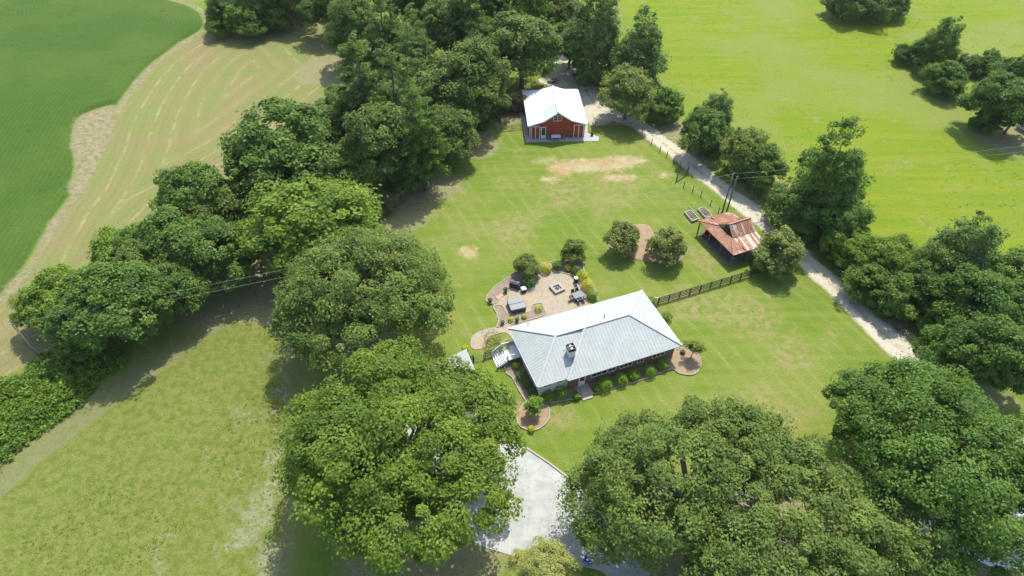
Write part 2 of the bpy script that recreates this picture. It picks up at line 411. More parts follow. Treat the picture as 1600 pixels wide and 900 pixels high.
for (c, r) in LITTER: lit = np.maximum(lit, r - np.hypot(X - c[0], Y - c[1]))
d_hayedge = np.minimum(np.abs(s_hay), 60)
Z = 0.05 * n1 + 0.10 * n3 + np.where(s_soy > 0.5, 0.55 + 0.06 * n4, 0.0) * np.clip((s_soy - 0.5) / 0.6, 0, 1)
# flat where buildings, paving and beds stand
flat = np.clip((sdist_poly(X, Y, [(-16, 30), (24, 30), (34, 60), (46, 74), (46, 92), (28, 90), (24, 72), (0, 82), (-16, 66)]) + 3) / 3, 0, 1)
flat = np.maximum(flat, np.clip((sdist_poly(X, Y, [(-4, 106), (24, 106), (24, 132), (-4, 132)]) + 3) / 3, 0, 1))
Z = Z * (1 - flat)
cl = lambda a: np.clip(a, -4, 4).ravel()
A = {'soy': cl(s_soy + 0.3 * wob), 'hay': cl(s_hay + 0.8 * wob), 'trk': cl(s_trk + 0.5 * wob), 'past': cl(s_past + 1.2 * wob),
     'rough': cl(s_rough + 0.5 * wob), 'strip': cl(s_strip + wob), 'lane': cl(s_lane + 0.35 * wob), 'bare': cl(s_bare + 0.6 * wob),
     'dry': (dry + 0.25 * n2 + 0.2 * n1).ravel(), 'lit': np.clip(lit + 1.6 * wob, -3, 3).ravel(),
     'rowd': d_tr.ravel(), 'hayd': d_hayedge.ravel(), 'crown': np.clip(d_lane, 0, 5).ravel()}

def terrain_mat():
    t = NT('terrain_cover')
    p = t.pos()
    fine = t.noise(5.0, 4, 0.7); mid = t.noise(0.9, 4, 0.65); low = t.noise(0.16, 3, 0.6); vlow = t.noise(0.035, 3, 0.55)
    xf = t.noise(14, 2, 0.6)
    def edge(name, amp, w, src=None):
        a = t.attr(name)
        nz = t.math('MULTIPLY_ADD', src if src is not None else mid, amp * 2, -amp)
        return t.ss(t.math('ADD', a, nz), -w, w)
    # lawn: mown strips run diagonally
    lw = t.mix(t.ss(low, 0.38, 0.62), (0.128, 0.185, 0.023), (0.163, 0.194, 0.037))
    lw = t.mix(t.ss(vlow, 0.42, 0.6), lw, (0.113, 0.176, 0.018))
    sv = t.mapping(p, rot=(0, 0, R(64)), scale=(0.05, 0.75, 1))
    lw = t.mix(t.lin(t.noise(1.0, 2, 0.5, sv), 0.4, 0.65, 0, 0.38), lw, (0.192, 0.222, 0.048))
    sv2 = t.mapping(p, rot=(0, 0, R(30)), scale=(0.06, 0.9, 1))
    lw = t.mix(t.lin(t.noise(1.0, 2, 0.5, sv2), 0.5, 0.7, 0, 0.28), lw, (0.197, 0.222, 0.053))
    sp_ = t.n('ShaderNodeSeparateXYZ'); t.t.links.new(p, sp_.inputs[0])
    mow = t.math('ADD', t.math('MULTIPLY', sp_.outputs[0], 0.90), t.math('MULTIPLY', sp_.outputs[1], 0.43))
    mow = t.math('SINE', t.math('MULTIPLY', t.math('ADD', mow, t.math('MULTIPLY', low, 1.2)), 2 * math.pi / 2.3))
    lw = t.mix(t.math('MULTIPLY', t.ss(mow, 0.55, 1.0), t.math('MULTIPLY', t.ss(t.noise(0.11, 4, 0.7), 0.40, 0.62), 0.45)), lw, (0.219, 0.247, 0.072))
    lw = t.mix(t.math('MULTIPLY', t.ss(mow, -0.6, -1.0), 0.14), lw, (0.096, 0.158, 0.017))
    lw = t.mix(t.math('MULTIPLY', t.ss(t.attr('dry'), 0.0, 0.75), t.ss(mid, 0.35, 0.65)), lw, (0.241, 0.212, 0.085))
    lw = t.mix(t.math('MULTIPLY', t.ss(low, 0.52, 0.7), t.ss(mid, 0.45, 0.6)), lw, (0.212, 0.204, 0.065))
    # rough field at lower left
    rg = t.mix(t.ss(mid, 0.36, 0.62), (0.108, 0.148, 0.022), (0.167, 0.180, 0.045))
    gx_ = t.n('ShaderNodeSeparateXYZ'); t.t.links.new(p, gx_.inputs[0])
    right = t.lin(gx_.outputs[0], -44, -20, -0.12, 0.13)
    dm = t.ss(t.math('ADD', t.noise(0.22, 5, 0.7), right), 0.50, 0.64)
    rg = t.mix(t.math('MULTIPLY', dm, t.ss(t.noise(1.7, 4, 0.7), 0.3, 0.6)), rg, (0.235, 0.235, 0.135))
    rg = t.mix(t.ss(t.noise(2.6, 4, 0.7), 0.57, 0.72), rg, (0.068, 0.100, 0.018))
    st = t.mix(t.ss(mid, 0.3, 0.7), (0.149, 0.164, 0.055), (0.180, 0.180, 0.080))
    c = t.mix(edge('strip', 0.6, 1.4), lw, st)
    c = t.mix(edge('rough', 0.9, 0.35), c, rg)
    # pasture, streaked by the mower
    pv = t.mapping(p, rot=(0, 0, R(38)), scale=(0.045, 0.45, 1))
    ps = t.noise(1.0, 4, 0.6, pv, 0.4)
    pa = t.mix(t.ss(ps, 0.35, 0.66), (0.131, 0.199, 0.010), (0.175, 0.213, 0.014))
    pa = t.mix(t.ss(vlow, 0.45, 0.62), pa, (0.166, 0.210, 0.038))
    pa = t.mix(t.math('MULTIPLY', t.ss(low, 0.50, 0.68), t.ss(mid, 0.4, 0.65)), pa, (0.197, 0.210, 0.056))
    pa = t.mix(t.ss(t.noise(0.5, 5, 0.75, t.mapping(p, rot=(0, 0, R(38)), scale=(0.5, 1.6, 1))), 0.58, 0.74), pa, (0.092, 0.139, 0.013))
    c = t.mix(edge('past', 1.0, 1.2), c, pa)
    # hay stubble with curved windrow lines
    hd = t.math('ADD', t.attr('hayd'), t.math('MULTIPLY', low, 1.3))
    ln = t.math('SINE', t.math('MULTIPLY', hd, 2 * math.pi / 4.2))
    ln2 = t.math('SINE', t.math('MULTIPLY', hd, 2 * math.pi / 1.35))
    ha = t.mix(t.ss(low, 0.4, 0.62), (0.200, 0.188, 0.069), (0.177, 0.198, 0.061))
    ha = t.mix(t.ss(vlow, 0.45, 0.58), ha, (0.219, 0.184, 0.083))
    ha = t.mix(t.math('MULTIPLY', t.ss(ln, 0.80, 1.0), t.ss(t.noise(0.2, 4, 0.7), 0.40, 0.65)), ha, (0.271, 0.260, 0.117))
    ha = t.mix(t.math('MULTIPLY', t.ss(ln2, 0.0, 1.0), 0.22), ha, (0.139, 0.163, 0.045))
    ha = t.mix(t.math('MULTIPLY', t.ss(ln, -0.3, -1.0), 0.3), ha, (0.149, 0.173, 0.051))
    c = t.mix(edge('hay', 0.8, 0.9), c, ha)
    # soybean rows
    rw = t.math('SINE', t.math('MULTIPLY', t.math('ADD', t.attr('rowd'), t.math('MULTIPLY', mid, 0.22)), 2 * math.pi / 1.0))
    sy = t.mix(t.ss(vlow, 0.4, 0.6), (0.047, 0.107, 0.013), (0.071, 0.128, 0.018))
    sy = t.mix(t.lin(fine, 0.3, 0.7, 0, 0.5), sy, (0.035, 0.075, 0.010))
    sy = t.mix(t.math('MULTIPLY', t.ss(rw, 0.15, 0.95), t.lin(low, 0.3, 0.7, 0.18, 0.5)), sy, (0.097, 0.114, 0.021))
    sy = t.mix(t.math('MULTIPLY', t.ss(t.noise(0.3, 5, 0.7), 0.60, 0.72), 0.45), sy, (0.025, 0.059, 0.009))
    c = t.mix(edge('soy', 0.7, 0.4), c, sy)
    tk = t.mix(t.ss(mid, 0.35, 0.65), (0.270, 0.225, 0.130), (0.225, 0.195, 0.115))
    tk = t.mix(t.ss(t.noise(0.9, 5, 0.8), 0.46, 0.6), tk, (0.150, 0.165, 0.062))
    c = t.mix(edge('trk', 1.7, 0.6), c, tk)
    # fallen leaves and bare shade soil under the trees
    lf = t.mix(t.ss(mid, 0.35, 0.65), (0.230, 0.205, 0.110), (0.270, 0.240, 0.135))
    lf = t.mix(t.ss(t.noise(3.5, 3), 0.5, 0.7), lf, (0.170, 0.130, 0.075))
    c = t.mix(t.math('MULTIPLY', t.math('MULTIPLY', edge('lit', 1.6, 1.3), 0.75), t.math('SUBTRACT', 1.0, edge('soy', 0.1, 0.3))), c, lf)
    # bare clay
    br = t.mix(t.ss(low, 0.4, 0.6), (0.365, 0.237, 0.125), (0.382, 0.322, 0.189))
    br = t.mix(t.ss(mid, 0.5, 0.7), br, (0.347, 0.332, 0.200))
    c = t.mix(t.math('MULTIPLY', edge('bare', 1.4, 1.0), t.lin(mid, 0.3, 0.7, 0.65, 1.0)), c, br)
    # gravel lane: two wheel tracks with a weedy crown
    gv = t.mix(t.ss(mid, 0.35, 0.65), (0.560, 0.515, 0.407), (0.470, 0.431, 0.330))
    gv = t.mix(t.lin(xf, 0.35, 0.7, 0, 0.5), gv, (0.291, 0.258, 0.187))
    cr = t.math('MULTIPLY', t.ss(t.attr('crown'), 0.55, 0.2), t.ss(t.noise(0.7, 4), 0.42, 0.6))
    gv = t.mix(t.math('MULTIPLY', cr, 0.7), gv, (0.258, 0.241, 0.116))
    c = t.mix(edge('lane', 0.9, 0.4), c, gv)
    # fine grain
    c = t.mix(t.lin(fine, 0.35, 0.68, 0.0, 0.55), c, t.mix(1.0, c, (0.55, 0.58, 0.5), 'MULTIPLY'))
    c = t.mix(t.lin(xf, 0.5, 0.75, 0.0, 0.3), c, t.mix(1.0, c, (1.5, 1.4, 1.4), 'MULTIPLY'))
    h = t.math('ADD', t.math('MULTIPLY', fine, 0.6), t.math('MULTIPLY', t.noise(1.6, 5, 0.7), 0.9))
    return t.done(t.bsdf(c, 0.95, 0, 0.12, t.bump(h, 0.55, 0.35)))
MAT['terrain'] = terrain_mat()

ny, nx = X.shape
idx = np.arange(nx * ny).reshape(ny, nx)
quads = np.stack([idx[:-1, :-1], idx[:-1, 1:], idx[1:, 1:], idx[1:, :-1]], -1).reshape(-1, 4)
cellv = lambda a: a[:-1, :-1].ravel()
reg = np.full(len(quads), 0)                                     # 0 lawn
reg[cellv(s_strip + wob) > 0] = 5                                # field at lower left
reg[cellv(s_past) > 0] = 1
reg[cellv(s_hay) > 0] = 2
reg[cellv(s_soy) > -0.3] = 3
reg[cellv(s_trk) > 0] = 4
reg[cellv(s_lane) > -0.2] = 6
names = {0: 'lawn', 1: 'pasture', 2: 'hay_field', 3: 'soybean_field', 4: 'farm_track', 5: 'rough_field', 6: 'gravel_lane'}
labs = {0: 'mown green lawn around the house and barn', 1: 'bright yellow green pasture right of the lane', 2: 'cut tan hay field with curved windrow lines',
        3: 'dark green soybean field in the top left corner', 4: 'pale dirt track between soybean and hay fields', 5: 'rough weedy green field at lower left', 6: 'pale gravel lane running past the barn'}
VV = np.stack([X.ravel(), Y.ravel(), Z.ravel()], -1)
for k, nm in names.items():
    q = quads[reg == k]
    if not len(q): continue
    u, inv = np.unique(q, return_inverse=True)
    me = npmesh(nm, VV[u], inv.reshape(-1, 4), {an: av[u] for an, av in A.items()}, smooth=True)
    o = link(nm, me, MAT['terrain']); tag(o, labs[k], None, None, 'structure')

def far_ground():
    t = NT('far_country')
    c = t.mix(t.ss(t.noise(0.012, 4), 0.45, 0.58), (0.14, 0.21, 0.03), (0.05, 0.08, 0.025))
    c = t.mix(t.ss(t.noise(0.3, 4), 0.4, 0.7), c, (0.16, 0.20, 0.05))
    return t.done(t.bsdf(c, 0.95, 0, 0.1))
x0, x1, y0, y1 = gx[0], gx[-1], gy[0], gy[-1]
B_ = 3500
mb = MB().add([(-B_, -B_, 0), (B_, -B_, 0), (B_, B_, 0), (-B_, B_, 0), (x0, y0, 0), (x1, y0, 0), (x1, y1, 0), (x0, y1, 0)],
              [(0, 1, 5, 4), (1, 2, 6, 5), (2, 3, 7, 6), (3, 0, 4, 7)])
tag(mb.build('ground', far_ground()), 'surrounding farmland beyond the fields', None, None, 'structure')

# ------------------------------------------------------------------ paving
def sheet(name, poly, z0, z1, mat, label, kind='structure'):
    o = MB().prism(poly, z0, z1).build(name, mat)
    return tag(o, label, None, None, kind)
def kerb(name, pts, closed, w, h, mat, parent, step=0.45):
    """a run of separate edging stones"""
    P = [Vector((*q, 0)) for q in pts]
    if closed: P.append(P[0])
    acc = []; 
    for a, b in zip(P[:-1], P[1:]):
        L = (b - a).length; k = max(1, int(L / step + 0.5))
        for i in range(k): acc.append((a.lerp(b, i / k), a.lerp(b, (i + 0.94) / k)))
    m = MB()
    for a, b in acc: m.bar(a + Vector((0, 0, h / 2)), b + Vector((0, 0, h / 2)), w * rnd.uniform(0.85, 1.1), h * rnd.uniform(0.9, 1.2))
    o = m.build(name, mat, parent); o['kind'] = 'stuff'
    return o

DRIVE = [(-11.85, 49.66), (-4.99, 47.65), (0.00, 42.90), (2.05, 41.73), (4.51, 39.89), (7.01, 37.69), (9.90, 33.70), (13.85, 27.90), (17.27, 23.96), (19.35, 21.21), (10.15, 19.74), (8.19, 26.55), (5.54, 27.90), (0.00, 28.73), (-2.46, 29.43), (-6.81, 31.45), (-9.60, 34.48), (-12.47, 40.24), (-13.91, 45.70)]
drive = sheet('driveway', DRIVE, -0.2, 0.05, MAT['drive'], 'pale concrete driveway between the two large oaks')
k_ = MB()
pl = [(1.74, 42.00), (4.51, 39.89), (7.01, 37.69), (9.90, 33.70), (13.85, 27.90)]
for a, b in zip(pl[:-1], pl[1:]): k_.bar((*a, 0.08), (*b, 0.08), 0.22, 0.22)
k_.build('kerb', MAT['stone'], drive)

def bedpoly(pts, n=5): return smoothpoly(pts, True, n)
PATIO = bedpoly([(-5.61, 57.85), (-5.87, 59.63), (-5.09, 60.84), (-3.26, 61.70), (-1.31, 62.33), (-2.37, 64.10), (-1.72, 65.40), (-2.70, 66.19), (-3.91, 68.07), (-2.77, 69.72), (-1.00, 71.41), (1.52, 72.86), (3.86, 73.59), (4.67, 73.59), (5.87, 73.15), (7.33, 74.03), (8.91, 73.15), (9.64, 71.99), (10.44, 70.56), (11.17, 68.61), (11.62, 66.99), (13.00, 66.19), (15.53, 67.25), (15.08, 63.33), (5.50, 59.63), (0.91, 59.03), (-0.93, 60.84), (-3.31, 59.87), (-3.89, 58.09)])
patio = sheet('patio', PATIO, -0.2, 0.07, MAT['paver'], 'tan flagstone patio and path behind the house')
def bed(name, pts, label, mat='mulch', z=0.1, edging=True, n=5, smooth=True):
    poly = smoothpoly(pts, True, n) if smooth else pts
    o = sheet(name, poly, -0.2, z, MAT[mat], label)
    if edging: kerb('edging', poly, True, 0.12, z + 0.07, MAT['stone'], o)
    return o
bed('mulch_bed', [(-3.90, 67.80), (-2.77, 70.00), (-1.20, 71.70), (0.61, 73.44), (2.86, 74.33), (4.27, 73.74), (4.23, 72.57), (3.57, 70.28), (2.17, 69.58), (0.00, 69.72), (-1.37, 68.34), (-2.32, 66.72), (-3.48, 66.72)], 'mulch bed with grill on the left of the patio', 'mulch_shaded')
bed('mulch_bed', [(4.88, 73.74), (4.72, 75.23), (5.98, 75.83), (7.41, 75.53), (8.72, 76.75), (10.40, 77.06), (11.32, 75.53), (11.54, 73.15), (12.52, 70.56), (13.06, 67.80), (12.23, 67.25), (11.15, 68.34), (10.54, 70.56), (9.86, 72.28), (8.50, 73.15), (6.90, 73.44), (5.66, 72.86)], 'mulch bed of round bushes on the far patio rim', 'mulch_shaded')
bed('mulch_bed', [(-2.79, 65.92), (-1.54, 66.19), (-0.76, 64.62), (0.00, 63.72), (-1.12, 62.45), (-2.24, 61.83), (-1.98, 63.08), (-2.28, 64.62)], 'small mulch bed by the hot tub corner', 'mulch_shaded', n=4)
bed('mulch_bed', [(-0.28, 63.59), (2.67, 65.00), (3.09, 66.45), (4.45, 66.72), (5.14, 64.49), (3.78, 63.72), (0.00, 62.33)], 'narrow mulch strip with yellow flowers behind hot tub', 'mulch_shaded', smooth=False)
bed('mulch_bed', [(3.07, 50.48), (3.54, 49.25), (4.87, 48.64), (6.73, 49.05), (8.87, 49.45), (10.61, 50.07), (12.35, 50.48), (14.58, 51.32), (17.29, 52.27), (20.08, 53.46), (21.96, 54.22), (22.87, 53.46), (24.57, 53.24), (25.87, 54.44), (26.14, 56.58), (24.86, 57.85), (23.69, 57.85), (21.56, 57.04), (14.02, 53.89), (7.73, 51.53)], 'long mulch bed along the front of the house')
bed('mulch_bed', [(1.00, 47.65), (2.19, 49.15), (3.80, 49.45), (4.82, 47.65), (4.59, 45.89), (3.08, 44.57), (1.46, 44.75), (0.66, 45.89)], 'teardrop mulch bed around the small tree by the driveway')
bed('mulch_bed', [(-1.54, 58.44), (0.00, 59.39), (1.07, 56.13), (3.25, 51.11), (3.55, 49.45), (2.18, 48.64), (1.02, 50.48), (0.00, 52.81), (-0.88, 53.89)], 'shade-toned mulch strip along the left end of the house', 'mulch_shaded')
bed('mulch_bed', [(15.72, 80.21), (17.37, 83.51), (20.30, 85.21), (23.27, 85.21), (24.26, 82.51), (27.74, 80.86), (28.28, 78.15), (26.81, 75.83), (24.18, 75.53), (21.18, 76.14), (19.24, 77.06)], 'tan mulch bed under the two lawn trees', edging=False)
# concrete round the barn
B0 = (3.61, 112.29)
sheet('barn_slab', [(2.82, 111.23), (17.34, 111.70), (17.62, 113.25), (15.41, 114.70), (16.00, 121.78), (15.06, 127.18), (1.37, 124.44)], -0.2, 0.06, MAT['concrete'], 'concrete apron around the red barn')

# ------------------------------------------------------------------ buildings
def clip(poly, c, sgn):
    out = []
    for i in range(len(poly)):
        a, b = poly[i], poly[(i + 1) % len(poly)]
        da, db = sgn * (a[0] - c), sgn * (b[0] - c)
        if da >= 0: out.append(a)
        if (da > 0) != (db > 0) and abs(da - db) > 1e-9:
            t = da / (da - db); out.append((a[0] + t * (b[0] - a[0]), a[1] + t * (b[1] - a[1])))
    return out
def span(poly, c):
    ys = []
    for i in range(len(poly)):
        a, b = poly[i], poly[(i + 1) % len(poly)]
        if (a[0] - c) * (b[0] - c) <= 0 and abs(a[0] - b[0]) > 1e-9:
            ys.append(a[1] + (c - a[0]) / (b[0] - a[0]) * (b[1] - a[1]))
    return (min(ys), max(ys)) if len(ys) > 1 else None
def roof_plane(parent, poly3, width, mat, ribs=2, rib_w=0.04, rib_h=0.024, t=0.04, pname='roof', mats=None, jitter=0.0):
    """a roof slope: a thin deck (part) and its metal panels (sub-parts); first edge = eave, CCW from outside"""
    p = [Vector(q) for q in poly3]
    e = (p[1] - p[0]).normalized()
    nr = Vector((0, 0, 0))
    for i in range(len(p)): nr += p[i].cross(p[(i + 1) % len(p)])
    nr.normalize(); up = nr.cross(e)
    deck = MB().slab([q - nr * 0.05 for q in p], 0.10).build(pname, MAT['grey_wood'] if mat in ('rust',) else MAT['trim'], parent)
    P2 = [((q - p[0]).dot(e), (q - p[0]).dot(up)) for q in p]
    lo, hi = min(q[0] for q in P2), max(q[0] for q in P2)
    k = max(1, round((hi - lo) / width)); w = (hi - lo) / k
    to3 = lambda a, b, h=0.0: p[0] + e * a + up * b + nr * h
    for i in range(k):
        a0, a1 = lo + i * w, lo + (i + 1) * w - 0.004
        q = clip(clip(P2, a0, 1), a1, -1)
        if len(q) < 3: continue
        m = MB(); j = rnd.uniform(-jitter, jitter)
        m.slab([to3(a, b, j) for a, b in q], t)
        for r in range(ribs):
            c = a0 + 0.03 + (a1 - a0) * r / ribs
            sp = span(P2, c)
            if sp and sp[1] - sp[0] > 0.15:
                m.bar(to3(c, sp[0] + 0.01, rib_h * 0.4 + j), to3(c, sp[1] - 0.01, rib_h * 0.4 + j), rib_w, rib_h)
        mm = MAT[mat] if mats is None else MAT[rnd.choice(mats)]
        m.build('panel', mm, deck)
    return deck
def cap(parent, a, b, mat, w=0.34, h=0.07, name='ridge_cap'):
    return MB().bar(a, b, w, h).build(name, mat, parent)
def window(parent, c, w, h, ax, name='window', mat='trim', depth=0.05, mull=1):
    """framed window on a wall; ax = outward normal axis 'x+','x-','y+','y-'"""
    s = -1 if ax[1] == '-' else 1
    m = MB(); g = MB(); fw = 0.08
    def bx(mb, u0, u1, z0, z1, d0, d1):
        d0, d1 = sorted((s * d0, s * d1))
        if ax[0] == 'y': mb.box(c[0] + u0, c[1] + d0, c[2] + z0, c[0] + u1, c[1] + d1, c[2] + z1)
        else: mb.box(c[0] + d0, c[1] + u0, c[2] + z0, c[0] + d1, c[1] + u1, c[2] + z1)
    bx(m, -w / 2 - fw, -w / 2, -h / 2 - fw, h / 2 + fw, 0.0, depth); bx(m, w / 2, w / 2 + fw, -h / 2 - fw, h / 2 + fw, 0.0, depth)
    bx(m, -w / 2, w / 2, h / 2, h / 2 + fw, 0.0, depth); bx(m, -w / 2, w / 2, -h / 2 - fw, -h / 2, 0.0, depth + 0.03)
    for i in range(mull): u = -w / 2 + w * (i + 1) / (mull + 1); bx(m, u - 0.03, u + 0.03, -h / 2, h / 2, 0.0, depth - 0.01)
    bx(m, -w / 2, w / 2, -0.025, 0.025, 0.0, depth - 0.015)
    o = m.build(name, MAT[mat], parent)
    bx(g, -w / 2, w / 2, -h / 2, h / 2, 0.002, 0.02); g.build('pane', MAT['glass'], o)
    return o

# ---- the house
house = empty('house', (3.27, 48.87), R(20.6), 'brick ranch house with pale metal hip roof and chimney', 'house')
E_ = 3.2
LZ, RZ = 5.6, 5.74
# walls, set in under the eaves
MB().box(4.55, 0.25, 0.02, 20.45, 10.15, E_ - 0.08).build('wall', MAT['brick'], house)['label'] = 'red brick walls'
MB().box(0.5, 0.5, 0.02, 4.545, 10.1, E_ - 0.08).build('wall', MAT['siding'], house)['label'] = 'white lapped siding end wall'
m = MB()
for k in range(14): m.box(0.475, 0.475, 0.5 + k * 0.18, 4.54, 0.5, 0.66 + k * 0.18); m.box(0.475, 0.5, 0.5 + k * 0.18, 0.5, 10.1, 0.66 + k * 0.18)
m.build('siding_boards', MAT['siding'], house)
MB().box(0.4, 0.4, 0.02, 4.54, 0.48, 0.45).box(0.4, 0.48, 0.02, 0.48, 10.1, 0.45).build('foundation', MAT['brick'], house)
# roof slopes
fr = [(4.1, -0.4, E_), (21.0, -0.4, E_), (15.5, 5.2, RZ), (8.9, 5.2, RZ)]
fl = [(0, 0, E_), (4.12, 0, E_), (8.92, 5.3, LZ), (4.7, 5.35, LZ)]
lh = [(0, 10.75, E_), (0, 0, E_), (4.7, 5.35, LZ)]
rh = [(21.0, -0.4, E_), (21.0, 10.75, E_), (15.5, 5.2, RZ)]
rr = [(21.0, 10.75, E_), (0, 10.75, E_), (4.7, 5.35, LZ), (8.9, 5.2, RZ), (15.5, 5.2, RZ)]
for pl in (fr, fl, lh, rh, rr): roof_plane(house, pl, 0.92, 'roof', 2)
# the step between the two front slopes
MB().slab([(4.08, -0.42, E_ - 0.02), (4.1, -0.4, E_ + 0.06), (8.9, 5.2, RZ + 0.04), (8.9, 5.25, LZ - 0.1)], 0.03).build('roof_step', MAT['trim'], house)
for a, b in (((0, 0, E_), (4.7, 5.35, LZ)), ((0, 10.75, E_), (4.7, 5.35, LZ)), ((4.7, 5.35, LZ), (8.9, 5.2, RZ)), ((8.9, 5.2, RZ), (15.5, 5.2, RZ)),
             ((21, -0.4, E_), (15.5, 5.2, RZ)), ((21, 10.75, E_), (15.5, 5.2, RZ)), ((4.1, -0.4, E_), (8.9, 5.2, RZ))):
    up = Vector((0, 0, 0.045)); cap(house, Vector(a) + up, Vector(b) + up, MAT['roof'])
g = MB()
for a, b in (((0, 0), (4.08, 0)), ((4.1, -0.4), (21, -0.4)), ((21, -0.4), (21, 10.75)), ((21, 10.75), (0, 10.75)), ((0, 10.75), (0, 0))):
    g.bar((*a, E_ - 0.10), (*b, E_ - 0.10), 0.10, 0.14)
g.build('gutter', MAT['trim'], house)
MB().prism([(0.05, 0.05), (4.1, 0.05), (4.1, -0.33), (20.9, -0.33), (20.9, 10.68), (0.05, 10.68)], E_ - 0.17, E_ - 0.15).build('soffit', MAT['trim'], house)
# front windows, door and steps
for x, w in ((9.0, 2.2), (10.9, 1.1), (13.0, 1.8), (15.2, 0.9), (18.0, 1.8)):
    window(house, (x, 0.25, 1.95), w, 1.25, 'y-', mull=2 if w > 1.5 else 1)
MB().box(8.3, 0.19, 2.72, 13.8, 0.246, 2.95).build('frieze_board', MAT['trim'], house)
window(house, (1.6, 0.47, 2.35), 0.9, 0.5, 'y-'); window(house, (3.3, 0.47, 2.35), 0.7, 0.5, 'y-')
window(house, (20.45, 3.2, 1.9), 1.2, 1.3, 'x+'); window(house, (20.45, 7.4, 1.9), 1.2, 1.3, 'x+')
window(house, (0.47, 3.0, 1.9), 1.0, 1.2, 'x-')
d = MB().box(6.0, 0.17, 0.32, 6.95, 0.245, 2.4).build('door', MAT['trim'], house)
MB().box(6.15, 0.14, 1.3, 6.8, 0.168, 2.2).build('door_pane', MAT['glass'], d); MB().box(6.83, 0.10, 1.2, 6.88, 0.168, 1.3).build('door_handle', MAT['dark_metal'], d)
MB().bbox(5.5, -1.6, 0.0, 7.4, 0.248, 0.32, 0.02).build('porch_step', MAT['stone'], house)
MB().bbox(5.7, -2.05, 0.0, 7.2, -1.6, 0.16, 0.02).build('porch_step', MAT['stone'], house)
# chimney
ch = MB().box(5.25, 2.1, 3.4, 6.15, 3.15, 5.55).build('chimney', MAT['trim'], house)
MB().box(5.18, 2.03, 5.55, 6.22, 3.22, 5.65).build('chimney_cap', MAT['dark_metal'], ch)
MB().box(5.2, 2.15, 5.65, 6.2, 2.2, 5.92).box(5.2, 3.15, 5.65, 6.2, 3.2, 5.92).box(5.2, 2.2, 5.65, 5.25, 3.15, 5.92).box(6.15, 2.2, 5.65, 6.2, 3.15, 5.92).box(5.2, 2.6, 5.8, 6.2, 2.72, 5.94).build('spark_guard', MAT['dark_metal'], ch)
MB().lathe([(0.2, 5.65), (0.2, 5.76), (0.14, 5.8)], (5.7, 2.45, 0), 12).build('flue', MAT['grey_metal'], ch); MB().lathe([(0.2, 5.65), (0.2, 5.76), (0.14, 5.8)], (5.7, 2.92, 0), 12).build('flue', MAT['grey_metal'], ch)
MB().bar((5.02, 2.0, 4.10), (6.38, 2.0, 4.10), 0.1, 0.1).build('flashing', MAT['roof'], ch); MB().bar((5.02, 3.35, 4.72), (6.38, 3.35, 4.72), 0.1, 0.1).build('flashing', MAT['roof'], ch)
MB().lathe([(0.06, 0), (0.06, 0.6), (0.09, 0.62), (0.09, 0.7)], (12.3, 6.2, 5.2), 8).build('vent_pipe', MAT['dark_metal'], house)
MB().lathe([(0.05, 0), (0.05, 0.9)], (2.6, 9.9, 3.5), 8).build('vent_pipe', MAT['grey_metal'], house)
# white stair and landing at the left end
st = empty('porch_stair', (0, 0, 0), 0); st.parent = house
del_ = MB().box(-1.5, 7.0, 0.95, 0.48, 9.3, 1.07).build('landing', MAT['trim'], st)
for i in range(5):
    x = -1.55 - 0.30 * i
    MB().box(x - 0.28, 7.05, 0.85 - 0.19 * i, x, 9.25, 0.90 - 0.19 * i).build('tread', MAT['trim'], st)
    MB().box(x - 0.03, 7.07, 0.70 - 0.19 * i, x - 0.005, 9.23, 0.845 - 0.19 * i).build('riser', MAT['siding'], st)
for y in (7.02, 9.28):
    MB().bar((-1.52, y, 0.80), (-3.0, y, 0.02), 0.05, 0.28).build('stringer', MAT['trim'], st)
def railing(parent, a, b, z0a, z0b, h=0.95, sp=0.16):
    a = Vector(a); b = Vector(b); L = (b - a).length; k = int(L / sp)
    m = MB().bar((*a, z0a + h), (*b, z0b + h), 0.08, 0.06).bar((*a, z0a + 0.12), (*b, z0b + 0.12), 0.05, 0.05)
    for q, z in ((a, z0a), (b, z0b)): m.box(q.x - 0.06, q.y - 0.06, z - 0.05, q.x + 0.06, q.y + 0.06, z + h + 0.12)
    for i in range(1, k):
        q = a.lerp(b, i / k); z = z0a + (z0b - z0a) * i / k
        m.box(q.x - 0.02, q.y - 0.02, z + 0.1, q.x + 0.02, q.y + 0.02, z + h)
    return m.build('railing', MAT['trim'], parent)
railing(st, (-1.45, 7.0), (0.42, 7.0), 1.07, 1.07); railing(st, (-1.45, 9.3), (0.42, 9.3), 1.07, 1.07)
railing(st, (-1.5, 7.0), (-2.95, 7.0), 1.05, 0.1); railing(st, (-1.5, 9.3), (-2.95, 9.3), 1.05, 0.1)

# ---- garage half hidden under the oak
gar = empty('garage', (-6.21, 54.73), R(20.6), 'metal roofed garage mostly hidden under the near left oak', 'garage')
MB().add([(-6.1, -8.2, 0.02), (-0.35, -8.2, 0.02), (-0.35, -0.3, 0.02), (-6.1, -0.3, 0.02), (-6.1, -8.2, 2.15), (-0.35, -8.2, 3.4), (-0.35, -0.3, 3.4), (-6.1, -0.3, 2.15)],
         [(3, 2, 1, 0), (4, 5, 6, 7), (0, 1, 5, 4), (1, 2, 6, 5), (2, 3, 7, 6), (3, 0, 4, 7)]).build('wall', MAT['siding'], gar)
roof_plane(gar, [(-6.5, 0, 2.25), (-6.5, -8.5, 2.25), (0, -8.5, 3.7), (0, 0, 3.7)], 0.92, 'roof', 2)
MB().bar((0.03, -8.5, 3.66), (0.03, 0, 3.66), 0.06, 0.2).build('fascia', MAT['trim'], gar)
window(gar, (-0.35, -2.0, 1.6), 0.9, 1.0, 'x+')
